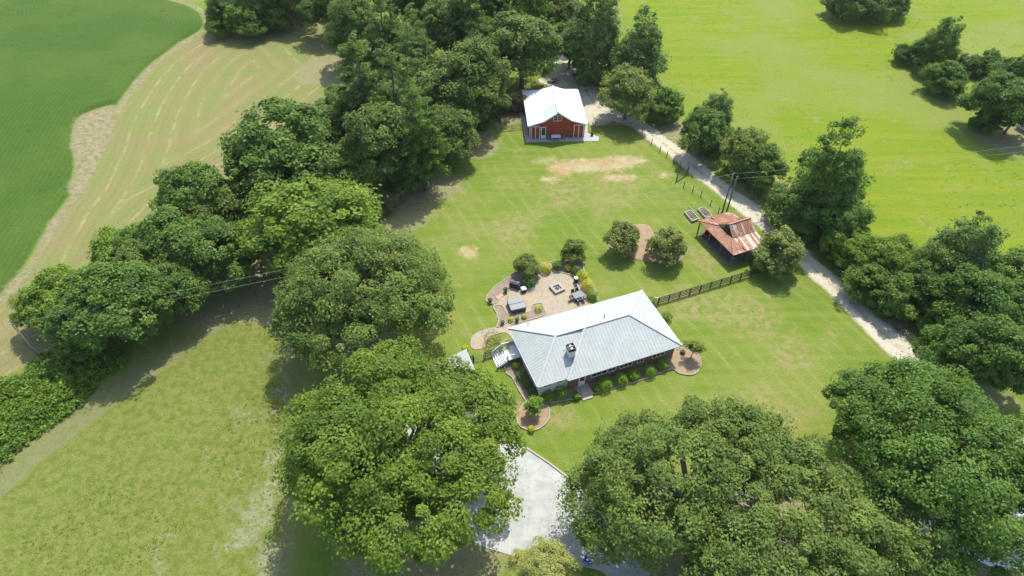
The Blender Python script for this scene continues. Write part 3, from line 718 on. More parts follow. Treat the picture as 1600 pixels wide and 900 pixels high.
MB().box(-5.6, -8.28, 0.05, -3.6, -8.2, 2.3).build('garage_door', MAT['trim'], gar); MB().box(-2.9, -8.28, 0.05, -0.9, -8.2, 2.3).build('garage_door', MAT['trim'], gar)
# ---- the barn
bx0, by0, BA = 3.1, 112.05, R(3.6)
barn = empty('barn', (bx0, by0), BA, 'red barn with white trim and broad pale metal roof', 'barn')
BW, BD = 12.0, 14.4
prof = [(0, 3.15), (3.3, 4.15), (6.0, 6.0), (8.7, 4.15), (12.0, 3.15)]
wl, wr, yf, yb = 0.45, 11.55, 0.45, 13.9
front = [(wl, 0.05), (wr, 0.05), (wr, 3.22), (8.7, 4.08), (6.0, 5.92), (3.3, 4.08), (wl, 3.22)]
MB().slab([(x, yf, z) for x, z in front], 0.15).build('front_wall', MAT['red'], barn)
MB().box(wl, yb - 0.15, 0.05, wr, yb, 3.1).build('rear_wall', MAT['red'], barn)
MB().box(wl, yf + 0.16, 0.05, wl + 0.15, yb - 0.16, 3.1).build('side_wall', MAT['red'], barn); MB().box(wr - 0.15, yf + 0.16, 0.05, wr, yb - 0.16, 3.1).build('side_wall', MAT['red'], barn)
bt = MB()
k = 29
for i in range(1, k):      # vertical board-and-batten strips on the front
    x = wl + (wr - wl) * i / k
    for (xa, za), (xb, zb) in zip(front[2:-1], front[3:]):
        if xb <= x <= xa: zt = za + (zb - za) * (x - xa) / (xb - xa)
    bt.box(x - 0.025, yf - 0.022, 0.06, x + 0.025, yf - 0.001, zt - 0.15)
bt.build('battens', MAT['red'], barn)
HB, HR = 12.7, 10.6        # where the rear hip meets the pitch break and the ridge
for i in range(4):
    (xa, za), (xb, zb) = prof[i], prof[i + 1]
    ya, yb_ = {0: (BD, HB), 1: (HB, HR), 2: (HR, HB), 3: (HB, BD)}[i]
    if i < 2:
        g = 5.2 - 1.1 * i
        roof_plane(barn, [(xa, g, za), (xa, 0, za), (xb, 0, zb), (xb, g, zb)], 0.92, 'roof_green', 2)
        roof_plane(barn, [(xa, ya, za), (xa, g, za), (xb, g, zb), (xb, yb_, zb)], 0.92, 'roof_white', 2)
    else:
        roof_plane(barn, [(xb, 0, zb), (xb, yb_, zb), (xa, ya, za), (xa, 0, za)], 0.92, 'roof_white', 2)
roof_plane(barn, [(12.0, BD, 3.15), (0, BD, 3.15), (3.3, HB, 4.15), (8.7, HB, 4.15)], 0.92, 'roof_white', 2)
roof_plane(barn, [(8.7, HB, 4.15), (3.3, HB, 4.15), (6.0, HR, 6.0)], 0.92, 'roof_white', 2)
cap(barn, (6.0, 0, 6.05), (6.0, HR, 6.05), MAT['roof_white'], 0.4)
fas = MB()
for (xa, za), (xb, zb) in zip(prof[:-1], prof[1:]): fas.bar((xa, -0.03, za - 0.1), (xb, -0.03, zb - 0.1), 0.05, 0.24)
fas.build('rake_trim', MAT['trim'], barn)
MB().box(wl - 0.02, yf - 0.03, 0.06, wl + 0.12, yf - 0.001, 3.1).build('corner_trim', MAT['trim'], barn); MB().box(wr - 0.12, yf - 0.03, 0.06, wr + 0.02, yf - 0.001, 3.1).build('corner_trim', MAT['trim'], barn)
def barn_doors(x0, x1):
    o = MB().box(x0 - 0.13, yf - 0.06, 0.07, x0, yf - 0.002, 2.85).box(x1, yf - 0.06, 0.07, x1 + 0.13, yf - 0.002, 2.85).box(x0, yf - 0.06, 2.72, x1, yf - 0.002, 2.85).box((x0 + x1) / 2 - 0.07, yf - 0.06, 0.07, (x0 + x1) / 2 + 0.07, yf - 0.002, 2.72).build('double_door', MAT['trim'], barn)
    xm = (x0 + x1) / 2
    for a, b in ((x0, xm - 0.07), (xm + 0.07, x1)):
        MB().box(a, yf - 0.045, 0.08, b, yf - 0.002, 2.72).build('door_leaf', MAT['red'], o)
barn_doors(0.85, 2.4); barn_doors(9.45, 11.2)
dd = MB().box(2.75, yf - 0.06, 0.07, 2.89, yf - 0.002, 2.6).box(3.6, yf - 0.06, 0.07, 3.74, yf - 0.002, 2.6).box(2.89, yf - 0.06, 2.45, 3.6, yf - 0.002, 2.6).box(2.89, yf - 0.05, 0.07, 3.6, yf - 0.002, 0.75).build('door', MAT['trim'], barn)
MB().box(2.89, yf - 0.04, 0.75, 3.6, yf - 0.002, 2.45).build('door_pane', MAT['glass'], dd)
window(barn, (5.95, yf, 4.45), 1.5, 1.05, 'y-', depth=0.06)
window(barn, (wl, 4.5, 1.8), 1.0, 1.0, 'x-'); window(barn, (wr, 5.0, 1.8), 1.0, 1.0, 'x+')
MB().box(-0.1, 14.5, 2.6, 1.2, 15.6, 2.72).build('lean_to_roof', MAT['roof_white'], barn); MB().box(-0.05, 15.4, 0.0, 0.07, 15.52, 2.6).build('post', MAT['trim'], barn)
# things on the slab in front of it
def bl(x, y): a = BA; return (bx0 + x * math.cos(a) - y * math.sin(a), by0 + x * math.sin(a) + y * math.cos(a))
tb = empty('garden_table', (*bl(5.7, -0.1), 0.06), BA, 'long white table in front of the red barn', 'table')
MB().bbox(-0.95, -0.5, 0.68, 0.95, 0.5, 0.78).build('tabletop', MAT['trim'], tb)
for sx in (-0.8, 0.8):
    for sy in (-0.38, 0.38): MB().box(sx - 0.04, sy - 0.04, 0, sx + 0.04, sy + 0.04, 0.68).build('leg', MAT['trim'], tb)
MB().box(-0.95, -0.78, 0.4, 0.95, -0.56, 0.46).box(-0.7, -0.7, 0, -0.62, -0.62, 0.4).box(0.62, -0.7, 0, 0.7, -0.62, 0.4).build('bench', MAT['grey_metal'], tb)
def chair_at(name, loc, rz, mat, label, cat='chair', group=None, z=0.06, s=1.0):
    c = empty(name, (*loc, z), rz, label, cat, group); c.scale = (s, s, s)
    MB().bbox(-0.26, -0.25, 0.40, 0.26, 0.25, 0.46, 0.02).build('seat', mat, c)
    MB().bar((0, 0.24, 0.46), (0, 0.34, 0.95), 0.5, 0.04).build('backrest', mat, c)
    for sx in (-0.23, 0.23):
        for sy in (-0.22, 0.22): MB().box(sx - 0.02, sy - 0.02, 0, sx + 0.02, sy + 0.02, 0.4).build('leg', MAT['dark_metal'], c)
        MB().box(sx - 0.03, -0.24, 0.62, sx + 0.03, 0.28, 0.66).box(sx - 0.02, -0.22, 0.46, sx + 0.02, -0.18, 0.62).build('armrest', mat, c)
    return c
chair_at('garden_chair', bl(4.35, 0.0), R(60), MAT['grey_metal'], 'grey chair left of the white table by the barn', group='chairs by the barn')
chair_at('garden_chair', bl(7.15, 0.0), R(-60), MAT['grey_metal'], 'grey chair right of the white table by the barn', group='chairs by the barn')
def planter(loc, z, r, h, label, leaf, pr=0.4, name='potted_plant', potmat='clay'):
    c = empty(name, (*loc, z), 0, label, 'plant', 'potted plants')
    MB().lathe([(r * 0.7, 0), (r * 0.8, h * 0.3), (r, h), (r * 0.9, h), (r * 0.85, h * 0.9)], (0, 0, 0), 14).build('pot', MAT[potmat], c, smooth=False)
    V, Fq, tint = leafball(pr, 260, 0.11, h + pr * 0.55, rnd.randint(0, 9999))
    link('foliage', npmesh('foliage', V, Fq, {'tint': tint}), L_[leaf], c)
    return c

# ------------------------------------------------------------------ foliage
def quads_from(P, Nn, size, r, aspect=0.6):
    """one leaf-sized diamond at every point P facing Nn"""
    n = len(P)
    a = r.normal(size=(n, 3)); a -= (a * Nn).sum(1, keepdims=True) * Nn
    a /= np.linalg.norm(a, axis=1, keepdims=True) + 1e-9
    b = np.cross(Nn, a)
    s = (size * r.uniform(0.6, 1.3, n))[:, None]
    V = np.stack([P - a * s, P + b * s * aspect + a * s * 0.15, P + a * s, P - b * s * aspect + a * s * 0.15], 1).reshape(-1, 3)
    return V, np.arange(4 * n).reshape(-1, 4)
def unit(v): return v / (np.linalg.norm(v, axis=1, keepdims=True) + 1e-9)
def leafball(rad, n, leaf, zc, seed, squash=0.8, shell=0.75):
    r = np.random.RandomState(seed)
    d = unit(r.normal(size=(n, 3)))
    k = r.uniform(0.1, 1.0, n) ** (1 / 3.0); k = shell * r.uniform(0.85, 1.05, n) + (1 - shell) * k
    bumpy = 1 + 0.11 * np.sin(5 * d[:, 0] + seed) * np.cos(4 * d[:, 1] + seed * 2) + 0.07 * np.sin(9 * d[:, 2] + 7 * d[:, 0])
    P = d * (k * rad * bumpy)[:, None] * np.array([1, 1, squash]); P[:, 2] += zc
    P[:, 2] = np.maximum(P[:, 2], 0.03)
    V, Fq = quads_from(P, unit(d + 0.5 * r.normal(size=(n, 3)) + [0, 0, 0.55]), leaf, r)
    return V, Fq, np.repeat(np.clip(0.45 + 0.3 * r.normal(size=n), 0, 1), 4)

def make_crown(seed, lobes, n_clump, per, clump_r, leaf, style='broad', low=-0.45, aspect=0.6, outer=0.72, tight=0.0):
    """lobes: (cx,cy,cz,rx,ry,rz). Returns leaf verts, faces, tint and the clump centres"""
    r = np.random.RandomState(seed)
    L = np.array(lobes, float)
    w = L[:, 3] * L[:, 4]; w = w / w.sum()
    C = []; O = []
    tries = 0
    ph = r.uniform(0, 6.28, 6)
    while len(C) < n_clump and tries < n_clump * 30:
        tries += 1
        l = L[r.choice(len(L), p=w)]
        d = r.normal(size=3); d /= np.linalg.norm(d)
        if d[2] < low: continue
        k = r.uniform(0.86, 1.0) if r.rand() < outer else r.uniform(0.35, 0.86)
        k *= 1 + 0.09 * math.sin(4.3 * d[0] + ph[0] + l[0]) + 0.09 * math.sin(5.1 * d[1] + ph[1] + l[1]) + 0.06 * math.sin(8 * d[2] + ph[2])
        c = l[:3] + d * l[3:] * k
        # skip spots deep inside another lobe
        q = (((c - L[:, :3]) / L[:, 3:]) ** 2).sum(1)
        if (q < 0.35).any(): continue
        if c[2] < 0.4: continue
        hole = math.sin(c[0] * 1.1 + ph[3]) * math.sin(c[1] * 1.25 + ph[4]) + 0.6 * math.sin(c[2] * 1.6 + ph[5]) + 0.5 * math.sin(2.3 * c[0] - 1.7 * c[1])
        if hole < -0.75: continue
        C.append(c); O.append(d)
    C = np.array(C); O = np.array(O); n = len(C)
    cr = clump_r * np.clip(np.exp(0.42 * r.normal(size=n)), 0.4, 2.0)
    ci = np.repeat(np.arange(n), per)
    m = len(ci)
    d = unit(r.normal(size=(m, 3)))
    if style == 'broad':
        d = unit(d + 0.35 * O[ci] + [0, 0, 0.15])
        rad = cr[ci] * (0.35 + tight + (0.65 - tight) * r.rand(m) ** 0.5) * np.where(r.rand(m) < 0.12 - 0.1 * tight, r.uniform(1.0, 1.55, m), 1.0)
        P = C[ci] + d * rad[:, None] * np.array([1.0, 1.0, 0.68])
        Nn = unit(0.55 * d + 0.3 * O[ci] + [0, 0, 0.6] + 0.55 * r.normal(size=(m, 3)))
    else:                                    # pine: sprays reaching outwards
        oh = O[ci] * np.array([1, 1, 0.35]); oh = unit(oh + 1e-6)
        tt = r.uniform(-1.0, 1.0, m)
        P = C[ci] + oh * (tt * cr[ci])[:, None] + d * (cr[ci] * 0.45 * (1 - 0.5 * np.abs(tt)))[:, None] * np.array([1, 1, 0.6])
        Nn = unit(0.5 * d + [0, 0, 0.6] + 0.6 * r.normal(size=(m, 3)))
    P[:, 2] = np.maximum(P[:, 2], 0.05)
    ct = np.clip(0.48 + 0.28 * r.normal(size=n), 0, 1)
    tint = np.clip(ct[ci] + 0.20 * r.normal(size=m), 0, 1)
    V, Fq = quads_from(P, Nn, leaf, r, aspect)
    return V, Fq, np.repeat(tint, 4), C

def make_trunk(seed, C, height, r0, n_limb=10, lean=0.3, fork=0.35):
    r = np.random.RandomState(seed)
    m = MB()
    top = Vector((r.uniform(-lean, lean), r.uniform(-lean, lean), height))
    pts = [Vector((0, 0, -0.3))] + [top * f + Vector((r.uniform(-.15, .15), r.uniform(-.15, .15), 0)) * (height / 8) for f in (0.12, 0.35, 0.6, 0.85)] + [top]
    m.tube(pts, [r0 * 1.35, r0 * 1.05, r0 * 0.9, r0 * 0.62, r0 * 0.3, r0 * 0.08], 9)
    order = r.permutation(len(C))[:n_limb]
    for i in order:
        c = Vector(C[i])
        z = height * r.uniform(fork, 0.75); z = min(z, max(0.5, c.z - 0.3))
        s = top * (z / height)
        mid = s.lerp(c, 0.5) + Vector((r.uniform(-.4, .4), r.uniform(-.4, .4), r.uniform(0.0, 0.6)))
        k = r0 * 0.42
        m.tube([s, s.lerp(mid, 0.5) + Vector((0, 0, 0.15)), mid, c.lerp(mid, 0.3), c], [k, k * 0.8, k * 0.6, k * 0.35, k * 0.12], 6, False)
    me = m.mesh('trunk'); me.polygons.foreach_set('use_smooth', np.ones(len(me.polygons), bool))
    return me

def rand_lobes(seed, Rr, zc, Vv, n=8, sub=0.5):
    r = np.random.RandomState(seed); Rr *= 0.87
    L = [(0, 0, zc, Rr * 0.60, Rr * 0.60, Vv * 0.86)]
    for ring, (q0, q1, dz0, dz1, k) in enumerate(((0.60, 0.78, -0.45, 0.05, n), (0.34, 0.52, 0.15, 0.55, max(4, n // 2)))):
        for i in range(k):
            a = 2 * math.pi * (i + r.uniform(-.35, .35)) / k + ring; q = r.uniform(q0, q1) * Rr; s = sub * r.uniform(0.62, 1.05)
            L.append((q * math.cos(a), q * math.sin(a), zc + r.uniform(dz0, dz1) * Vv, Rr * s, Rr * s * r.uniform(0.8, 1.15), Vv * s * 0.95))
    return L
def pine_lobes(seed, Rr, z0, z1, n=7, tip=0.72, ex=1.3):
    r = np.random.RandomState(seed); L = []
    for i in range(n):
        f = i / (n - 1)
        q = Rr * (1.0 - tip * f ** ex) * r.uniform(0.75, 1.05); a = r.uniform(0, 6.28)
        L.append((0.28 * Rr * math.cos(a) * (1 - f), 0.28 * Rr * math.sin(a) * (1 - f), z0 + (z1 - z0) * f, q, q, (z1 - z0) / n * 0.95))
    return L

PROTO = {}
def proto(key, seed, kind, **kw):
    if kind == 'cone':
        lob = pine_lobes(seed, kw['R'], kw['z0'], kw['z1'], kw['n'], 0.58, 2.0)
        V, Fq, t, C = make_crown(seed, lob, kw['nc'], kw['per'], kw['cr'], kw['leaf'], 'broad', -0.8, 0.5, 0.7)
        tr = make_trunk(seed, C, kw['z1'] - 0.6, kw['r0'], 14, 0.3, 0.2)
    elif kind == 'pine':
        lob = pine_lobes(seed, kw['R'], kw['z0'], kw['z1'], kw.get('n', 7))
        V, Fq, t, C = make_crown(seed, lob, kw['nc'], kw['per'], kw['cr'], kw['leaf'], 'pine', -0.8, 0.32, 0.6)
        tr = make_trunk(seed, C, kw['z1'] + 0.5, kw['r0'], 14, 0.3, 0.3)
    else:
        lob = rand_lobes(seed, kw['R'], kw['zc'], kw['V'], kw.get('n', 8), kw.get('sub', 0.5))
        V, Fq, t, C = make_crown(seed, lob, kw['nc'], kw['per'], kw['cr'], kw['leaf'], 'broad', kw.get('low', -0.45), kw.get('aspect', 0.6))
        tr = make_trunk(seed, C, kw['zc'] + 0.3 * kw['V'], kw['r0'], kw.get('limbs', 12), 0.3, kw.get('fork', 0.3))
    PROTO[key] = (npmesh('crown', V, Fq, {'tint': t}), tr)
for i in range(3):
    proto('oak%d' % i, 20 + i, 'b', R=6, zc=7.4, V=5.2, nc=380, per=95, cr=0.80, leaf=0.20, r0=0.32, n=8)
for i in range(2):
    proto('round%d' % i, 40 + i, 'b', R=5, zc=5.6, V=4.4, nc=330, per=95, cr=0.66, leaf=0.165, r0=0.24, n=10, sub=0.42)
for i in range(3):
    proto('pine%d' % i, 60 + i, 'pine', R=4.2, z0=4.0, z1=15.5, n=8, nc=260, per=110, cr=0.85, leaf=0.22, r0=0.26)
for i in range(2):
    proto('cone%d' % i, 70 + i, 'cone', R=4.6, z0=1.6, z1=12.5, n=8, nc=420, per=85, cr=0.72, leaf=0.18, r0=0.26)
for i in range(2):
    proto('bush%d' % i, 80 + i, 'b', R=4, zc=3.0, V=3.2, nc=260, per=90, cr=0.56, leaf=0.155, r0=0.14, n=8, low=-0.8, sub=0.5)
for i in range(2):
    proto('small%d' % i, 90 + i, 'b', R=1.5, zc=2.5, V=1.25, nc=90, per=45, cr=0.34, leaf=0.12, r0=0.07, n=6, sub=0.45, limbs=8)
proto('willow0', 97, 'b', R=5, zc=5.0, V=3.9, nc=420, per=95, cr=0.55, leaf=0.17, r0=0.16, n=10, aspect=0.28, sub=0.4)
proto('bigsmall0', 99, 'b', R=3, zc=3.3, V=2.7, nc=230, per=70, cr=0.5, leaf=0.17, r0=0.12, n=8, low=-0.8, aspect=0.5)
proto('bigsmall1', 100, 'b', R=3, zc=3.3, V=2.7, nc=230, per=70, cr=0.5, leaf=0.17, r0=0.12, n=8, low=-0.8, aspect=0.5)

def tree(name, key, x, y, s, leaf, label, cat='tree', group=None, hz=1.0, bark='bark', rz=None, z=0.0):
    c, t = PROTO[key]
    o = empty(name, (x, y, z), rnd.uniform(0, 6.28) if rz is None else rz, label, cat, group)
    k = rnd.uniform(0.94, 1.06)
    o.scale = (s * k, s / k, s * hz)
    link('trunk', t, MAT[bark], o); link('crown', c, L_[leaf], o)
    return o
def hero(name, x, y, s, leaf, label, seed, lobes, nc, per, cr, lf, height, r0, bark='bark', limbs=26, aspect=0.6, tight=0.2):
    V, Fq, t, C = make_crown(seed, lobes, nc, per, cr, lf, 'broad', -0.5, aspect, 0.78, tight)
    o = empty(name, (x, y, 0), 0, label, 'tree', 'large shade trees'); o.scale = (s, s, s)
    tr = make_trunk(seed, C, height, r0, limbs, 0.5, 0.28)
    link('trunk', tr, MAT[bark], o); link('crown', npmesh('crown', V, Fq, {'tint': t}), L_[leaf], o)
    return o

# ------------------------------------------------------------------ the four big oaks in front
lobA = rand_lobes(5, 13, 9.5, 7.0, 10, 0.42)
hero('oak_tree', -11.50, 36.69, 1.040, 'oak', 'huge broad oak at lower centre left, over the garage and driveway', 301, lobA, 520, 300, 1.2, 0.18, 13, 0.55, 'pale_bark')
lobB = rand_lobes(9, 11, 9, 6.2, 10, 0.42)
hero('oak_tree', -19.49, 60.88, 1.108, 'oak_pale', 'large dusty green oak on the lawn edge left of the patio', 302, lobB, 560, 235, 0.98, 0.155, 12, 0.5)
lobC = rand_lobes(13, 12.5, 9.5, 6.6, 9, 0.44) + [(6.0, -3.5, 8.8, 7.5, 7.0, 5.2), (9.5, -4.5, 8.6, 8.5, 8.0, 5.0), (13.5, -6.5, 7.5, 6.5, 6.5, 4.5), (5.0, -9.0, 8.0, 8, 7, 4.5)]
hero('oak_tree', 18.48, 32.44, 1.028, 'oak_pale', 'widest oak at bottom right of centre beside the driveway', 303, lobC, 1200, 160, 0.92, 0.155, 13, 0.55, 'pale_bark', 34)
lobD = rand_lobes(17, 13, 9.5, 7.2, 10, 0.44) + [(3.0, -8.0, 8.2, 7.5, 6.5, 4.8), (-4.0, -8.5, 7.6, 6.0, 5.5, 4.2)]
hero('oak_tree', 45.47, 36.43, 0.978, 'oak_deep', 'deep green oak at the lower right corner by the lane', 304, lobD, 650, 240, 1.12, 0.175, 13, 0.55)

# ------------------------------------------------------------------ other trees
WOOD = 'woodland trees behind the hay field and barn'
HEDGE = 'trees in the belt between hay field and lawn'
LANE_G = 'trees along the right side of the lane'
PAST_G = 'trees and bushes around the far pasture'
def mt(key, xys, leaf, label, group, name=None, hz=1.0, bark='bark', cat='tree'):
    nm = name or ('pine_tree' if key.startswith('pine') else 'bush' if key.startswith('bush') else 'broadleaf_tree')
    tree(nm, key, *xys, leaf, label, cat, group, hz, bark)
# the belt on the left, from the house side outwards
mt('round0', (-30.84, 75.76, 2.056), 'light', 'light green dome shaped tree just behind the dusty oak', HEDGE, hz=0.75)
mt('round1', (-25.29, 83.46, 0.790), 'light', 'small light green tree where belt meets the lawn', HEDGE)
mt('oak0', (-37.80, 91.67, 1.566), 'cedar', 'tall rounded tree in the belt beside the hay field bend', HEDGE, hz=0.92)
mt('oak1', (-50.47, 81.61, 1.003), 'cedar', 'upright dark tree in the belt near the windrows', HEDGE, hz=1.1)
mt('oak2', (-51.14, 72.66, 1.099), 'cedar', 'bushy tree in the middle of the left belt', HEDGE, hz=0.92)
mt('oak1', (-57.19, 70.64, 0.858), 'light', 'yellowish green tree on the outer side of left belt', HEDGE, hz=0.92)
mt('oak0', (-62.82, 62.05, 0.834), 'light', 'feathery bright tree at the outer end of left belt', HEDGE, hz=0.92)
mt('oak2', (-53.45, 59.74, 1.150), 'cedar', 'broad dark tree above the bramble thicket', HEDGE, hz=0.92)
mt('oak1', (-44.04, 70.66, 0.987), 'cedar', 'tree over the dry brown gap left of dusty oak', HEDGE, hz=0.92)
mt('round0', (-48.26, 64.39, 1.002), 'cedar', 'low spreading tree on the shaded field edge of left belt', HEDGE)
mt('bush0', (-42.12, 85.21, 1.466), 'cedar', 'dark undergrowth bush behind the light green dome tree', HEDGE)
mt('oak2', (-33.46, 103.36, 1.076), 'wood', 'dark tree between the hay field bend and the lawn belt', HEDGE, hz=0.92)
mt('pine0', (-27.18, 105.79, 1.428), 'pine', 'tall pine nearest the round end of the hay field', HEDGE)
mt('pine1', (-20.52, 104.80, 1.357), 'pine', 'pine in the thick of the belt left of the barn', HEDGE)
mt('oak1', (-23.37, 95.60, 1.113), 'wood', 'greyish green tree overhanging the shaded fence line', HEDGE, hz=1.15)
mt('pine2', (-15.69, 95.25, 1.224), 'cedar', 'bright layered tree leaning over the lawn fence', HEDGE)
mt('oak0', (-14.92, 114.30, 1.243), 'wood', 'full round tree midway along the belt towards barn', HEDGE, hz=0.92)
mt('oak2', (-8.20, 117.76, 1.262), 'wood', 'large leafy tree just left of the barn roof', HEDGE, hz=1.15)
mt('oak1', (-11.97, 105.36, 0.898), 'wood', 'shaded tree on the fence left of the barn lawn', HEDGE, hz=0.92)
mt('pine1', (-20.06, 119.22, 1.194), 'pine', 'narrow pine rising behind the belt near barn', HEDGE)
mt('oak0', (2.06, 134.13, 1.432), 'wood', 'great domed tree directly behind the barn', HEDGE, hz=0.92)
mt('round1', (-4.59, 120.46, 0.917), 'wood', 'low tree in the shade beside the barn wall', HEDGE)
mt('bush1', (-22.27, 89.38, 0.626), 'brownish', 'reddish brown bush at the lawn corner of belt', HEDGE)
mt('bush0', (0.81, 124.02, 0.679), 'brownish', 'brownish scrub in the shade left of barn', HEDGE)
fill = [('oak2', (-60.03, 65.63, 0.739), 'cedar', 'dark tree filling the outer left belt, below yellowish tree'), ('round1', (-53.44, 68.86, 1.035), 'wood', 'dense middle tree of the left belt facing the rough field'),
        ('oak0', (-48.53, 78.68, 0.923), 'wood', 'inner tree between upright dark tree and field gap'), ('oak1', (-44.37, 83.57, 0.870), 'wood', 'dark tree in the saddle left of the rounded tall tree'),
        ('round0', (-32.81, 91.41, 1.203), 'wood', 'dark crown directly above the light dome tree'), ('oak0', (-31.97, 110.85, 1.025), 'cedar', 'mid green crown left of the leaning bright tree'),
        ('round1', (-18.18, 96.41, 1.023), 'cedar', 'low crown over the shaded lawn fence'), ('oak2', (-27.19, 93.21, 0.925), 'cedar', 'clumpy crown behind the small light green tree'),
        ('round0', (-67.12, 62.34, 0.726), 'light', 'light feathery crown at the far left of the belt'), ('round1', (-58.07, 57.92, 0.953), 'cedar', 'low dark crown directly behind the bramble thicket'),
        ('round0', (-51.67, 60.47, 0.802), 'cedar', 'low crown at the mown strip right of the brambles'), ('round1', (-6.18, 131.02, 1.235), 'wood', 'shadowy crown between large leafy tree and domed tree'),
        ('oak1', (-24.47, 110.30, 1.071), 'cedar', 'full crown in the thick of the belt below the pines'), ('round0', (-10.05, 113.21, 1.005), 'cedar', 'bright lower crown left of the barn corner')]
for key, xys, lf, lab in fill: mt(key, xys, lf, lab, HEDGE, hz=0.92 if 'oak' in key else 1.0)
# the wood along the top
woods = [('oak0', (-72.46, 164.92, 0.836), 'dark tree at the left end of the top wood'), ('oak1', (-62.98, 165.34, 0.942), 'dark tree above the round end of the hay field'),
         ('oak2', (-54.94, 166.88, 0.948), 'shady tree above the hay field in the top wood'), ('oak0', (-45.27, 160.06, 1.048), 'tree at the hay field corner of the top wood'),
         ('pine0', (-35.49, 150.06, 1.092), 'pale topped pine in the wood above the hay corner'), ('oak1', (-36.97, 144.72, 0.978), 'tree casting shade onto the hay field corner'),
         ('pine1', (-27.97, 139.44, 1.165), 'tall pine in the middle of the top wood'), ('oak2', (-28.84, 138.50, 0.892), 'dark tree at the inner edge of the top wood'),
         ('oak0', (-23.39, 158.25, 1.040), 'leafy tree at top centre of the wood'), ('pine2', (-21.90, 134.36, 1.076), 'pine standing over the gap in the wood'),
         ('oak1', (-15.47, 146.01, 1.043), 'round crowned tree in the wood left of great domed tree'), ('pine0', (-10.07, 145.53, 1.199), 'pale pine left of great domed tree behind barn'),
         ('oak2', (-8.00, 142.49, 0.909), 'tree between the wood and great domed tree'), ('oak0', (-4.00, 163.06, 0.933), 'tree at the top edge behind great domed tree'),
         ('oak1', (6.29, 160.06, 1.048), 'bright tree at the top edge right of domed tree'), ('oak2', (13.24, 157.54, 0.974), 'tree behind the driveway gate near the top'),
         ('oak1', (-17.86, 167.60, 1.082), 'treetop cut by the top edge above the wood'), ('oak2', (-31.76, 168.39, 1.086), 'treetop cut by the top edge left of centre'),
         ('oak0', (13.47, 143.41, 0.854), 'shadowed tree over the end of the gravel lane'),
         ('oak1', (-4.96, 173.10, 1.241), 'treetop beyond the upper edge of the wood'), ('oak2', (-57.19, 177.23, 1.262), 'distant treetop above the dark hay field trees'),
         ('pine1', (-17.48, 126.40, 0.914), 'slim pine where the wood joins the belt')]
for k_w, (key, xys, lab) in enumerate(woods): mt(key, xys, 'pine' if 'pine' in key else ('wood', 'cedar', 'wood', 'oak_deep', 'light')[k_w % 5], lab, WOOD, hz=1.0 + 0.12 * (k_w % 3))
mt('bush0', (-66.57, 161.07, 1.404), 'bramble', 'bright green thicket at the hay field rim under top trees', WOOD)
mt('bush1', (-74.18, 160.78, 0.907), 'bramble', 'bright green thicket at the end of the dirt track', WOOD)
mt('bush1', (-60.53, 164.71, 1.125), 'bramble', 'low thicket in the shade at the top of hay field', WOOD)
# behind and right of the barn
mt('cone0', (18.30, 138.34, 1.408), 'pine', 'tall grey green tree with leaning trunk behind the lane bend', LANE_G, hz=1.1)
mt('cone1', (27.53, 133.14, 1.287), 'pine', 'dark bushy pine at the pasture corner above the lane', LANE_G, name='pine_tree')
mt('round0', (23.62, 120.21, 1.194), 'myrtle', 'grey green shade tree beside the lane right of the barn', LANE_G, hz=0.95)
mt('bush1', (31.81, 120.44, 0.994), 'cedar', 'dark bush right of the barn shade tree', LANE_G, hz=1.1)
# right side of the lane
mt('round1', (36.29, 106.49, 0.968), 'cedar', 'round bushy tree opposite the wire fence gate', LANE_G)
mt('cone0', (39.45, 110.98, 0.836), 'pine', 'dark pointed treetop behind the first lane thicket', LANE_G)
mt('round0', (43.01, 99.88, 0.977), 'myrtle', 'olive green tree opposite the twin utility poles', LANE_G)
mt('round1', (44.70, 96.11, 0.867), 'cedar', 'dark tree leaning to the lane opposite the shed', LANE_G)
mt('cone1', (50.59, 85.06, 1.369), 'cedar', 'tallest tree on the lane, conical dark crown behind shed', LANE_G, hz=1.05)
mt('oak2', (49.39, 84.11, 0.744), 'cedar', 'leafy tree at the foot of the tallest lane tree', LANE_G)
mt('bush0', (53.01, 75.82, 1.010), 'light', 'light feathery bush right of the tallest lane tree', LANE_G)
mt('round0', (55.68, 71.55, 0.823), 'light', 'feathery light tree midway down the lane', LANE_G)
mt('bush1', (53.70, 68.48, 0.959), 'cedar', 'dark undergrowth along the shaded lane verge', LANE_G)
mt('bush0', (57.09, 65.52, 1.053), 'cedar', 'thick bush on the verge where the lane leaves view', LANE_G)
mt('round1', (59.28, 68.96, 0.669), 'light', 'pale bush tree behind the verge thicket', LANE_G)
mt('cone0', (64.97, 68.58, 1.110), 'pine', 'dark pine topped tree above the lower lane', LANE_G, name='pine_tree')
mt('oak2', (63.59, 60.53, 0.946), 'oak_deep', 'large clumpy tree behind the corner oak', LANE_G)
mt('oak1', (71.56, 65.11, 0.836), 'cedar', 'dark tree cut by the right edge above corner oak', LANE_G)
mt('oak0', (62.26, 52.43, 0.888), 'oak_deep', 'shadowed tree between the lane and corner oak', LANE_G)
mt('bush0', (60.51, 58.52, 0.890), 'cedar', 'shaded bush at the lower end of the lane verge', LANE_G)
mt('round1', (53.06, 79.67, 0.860), 'cedar', 'full leafy tree joined to the tallest lane tree', LANE_G)
mt('round0', (60.54, 66.52, 0.857), 'cedar', 'rounded tree above the lane end, left of dark pine', LANE_G)
mt('round1', (59.56, 74.05, 0.655), 'light', 'light treetop at the pasture edge of the lane row', LANE_G)
mt('round0', (67.94, 58.89, 0.877), 'oak_deep', 'full tree at the right edge over the lane', LANE_G)
mt('oak1', (58.60, 53.19, 0.762), 'oak_deep', 'dark tree hanging over the shaded lane end', LANE_G)
mt('bush1', (48.40, 81.82, 0.793), 'cedar', 'bush under the tallest lane tree at the gravel edge', LANE_G)
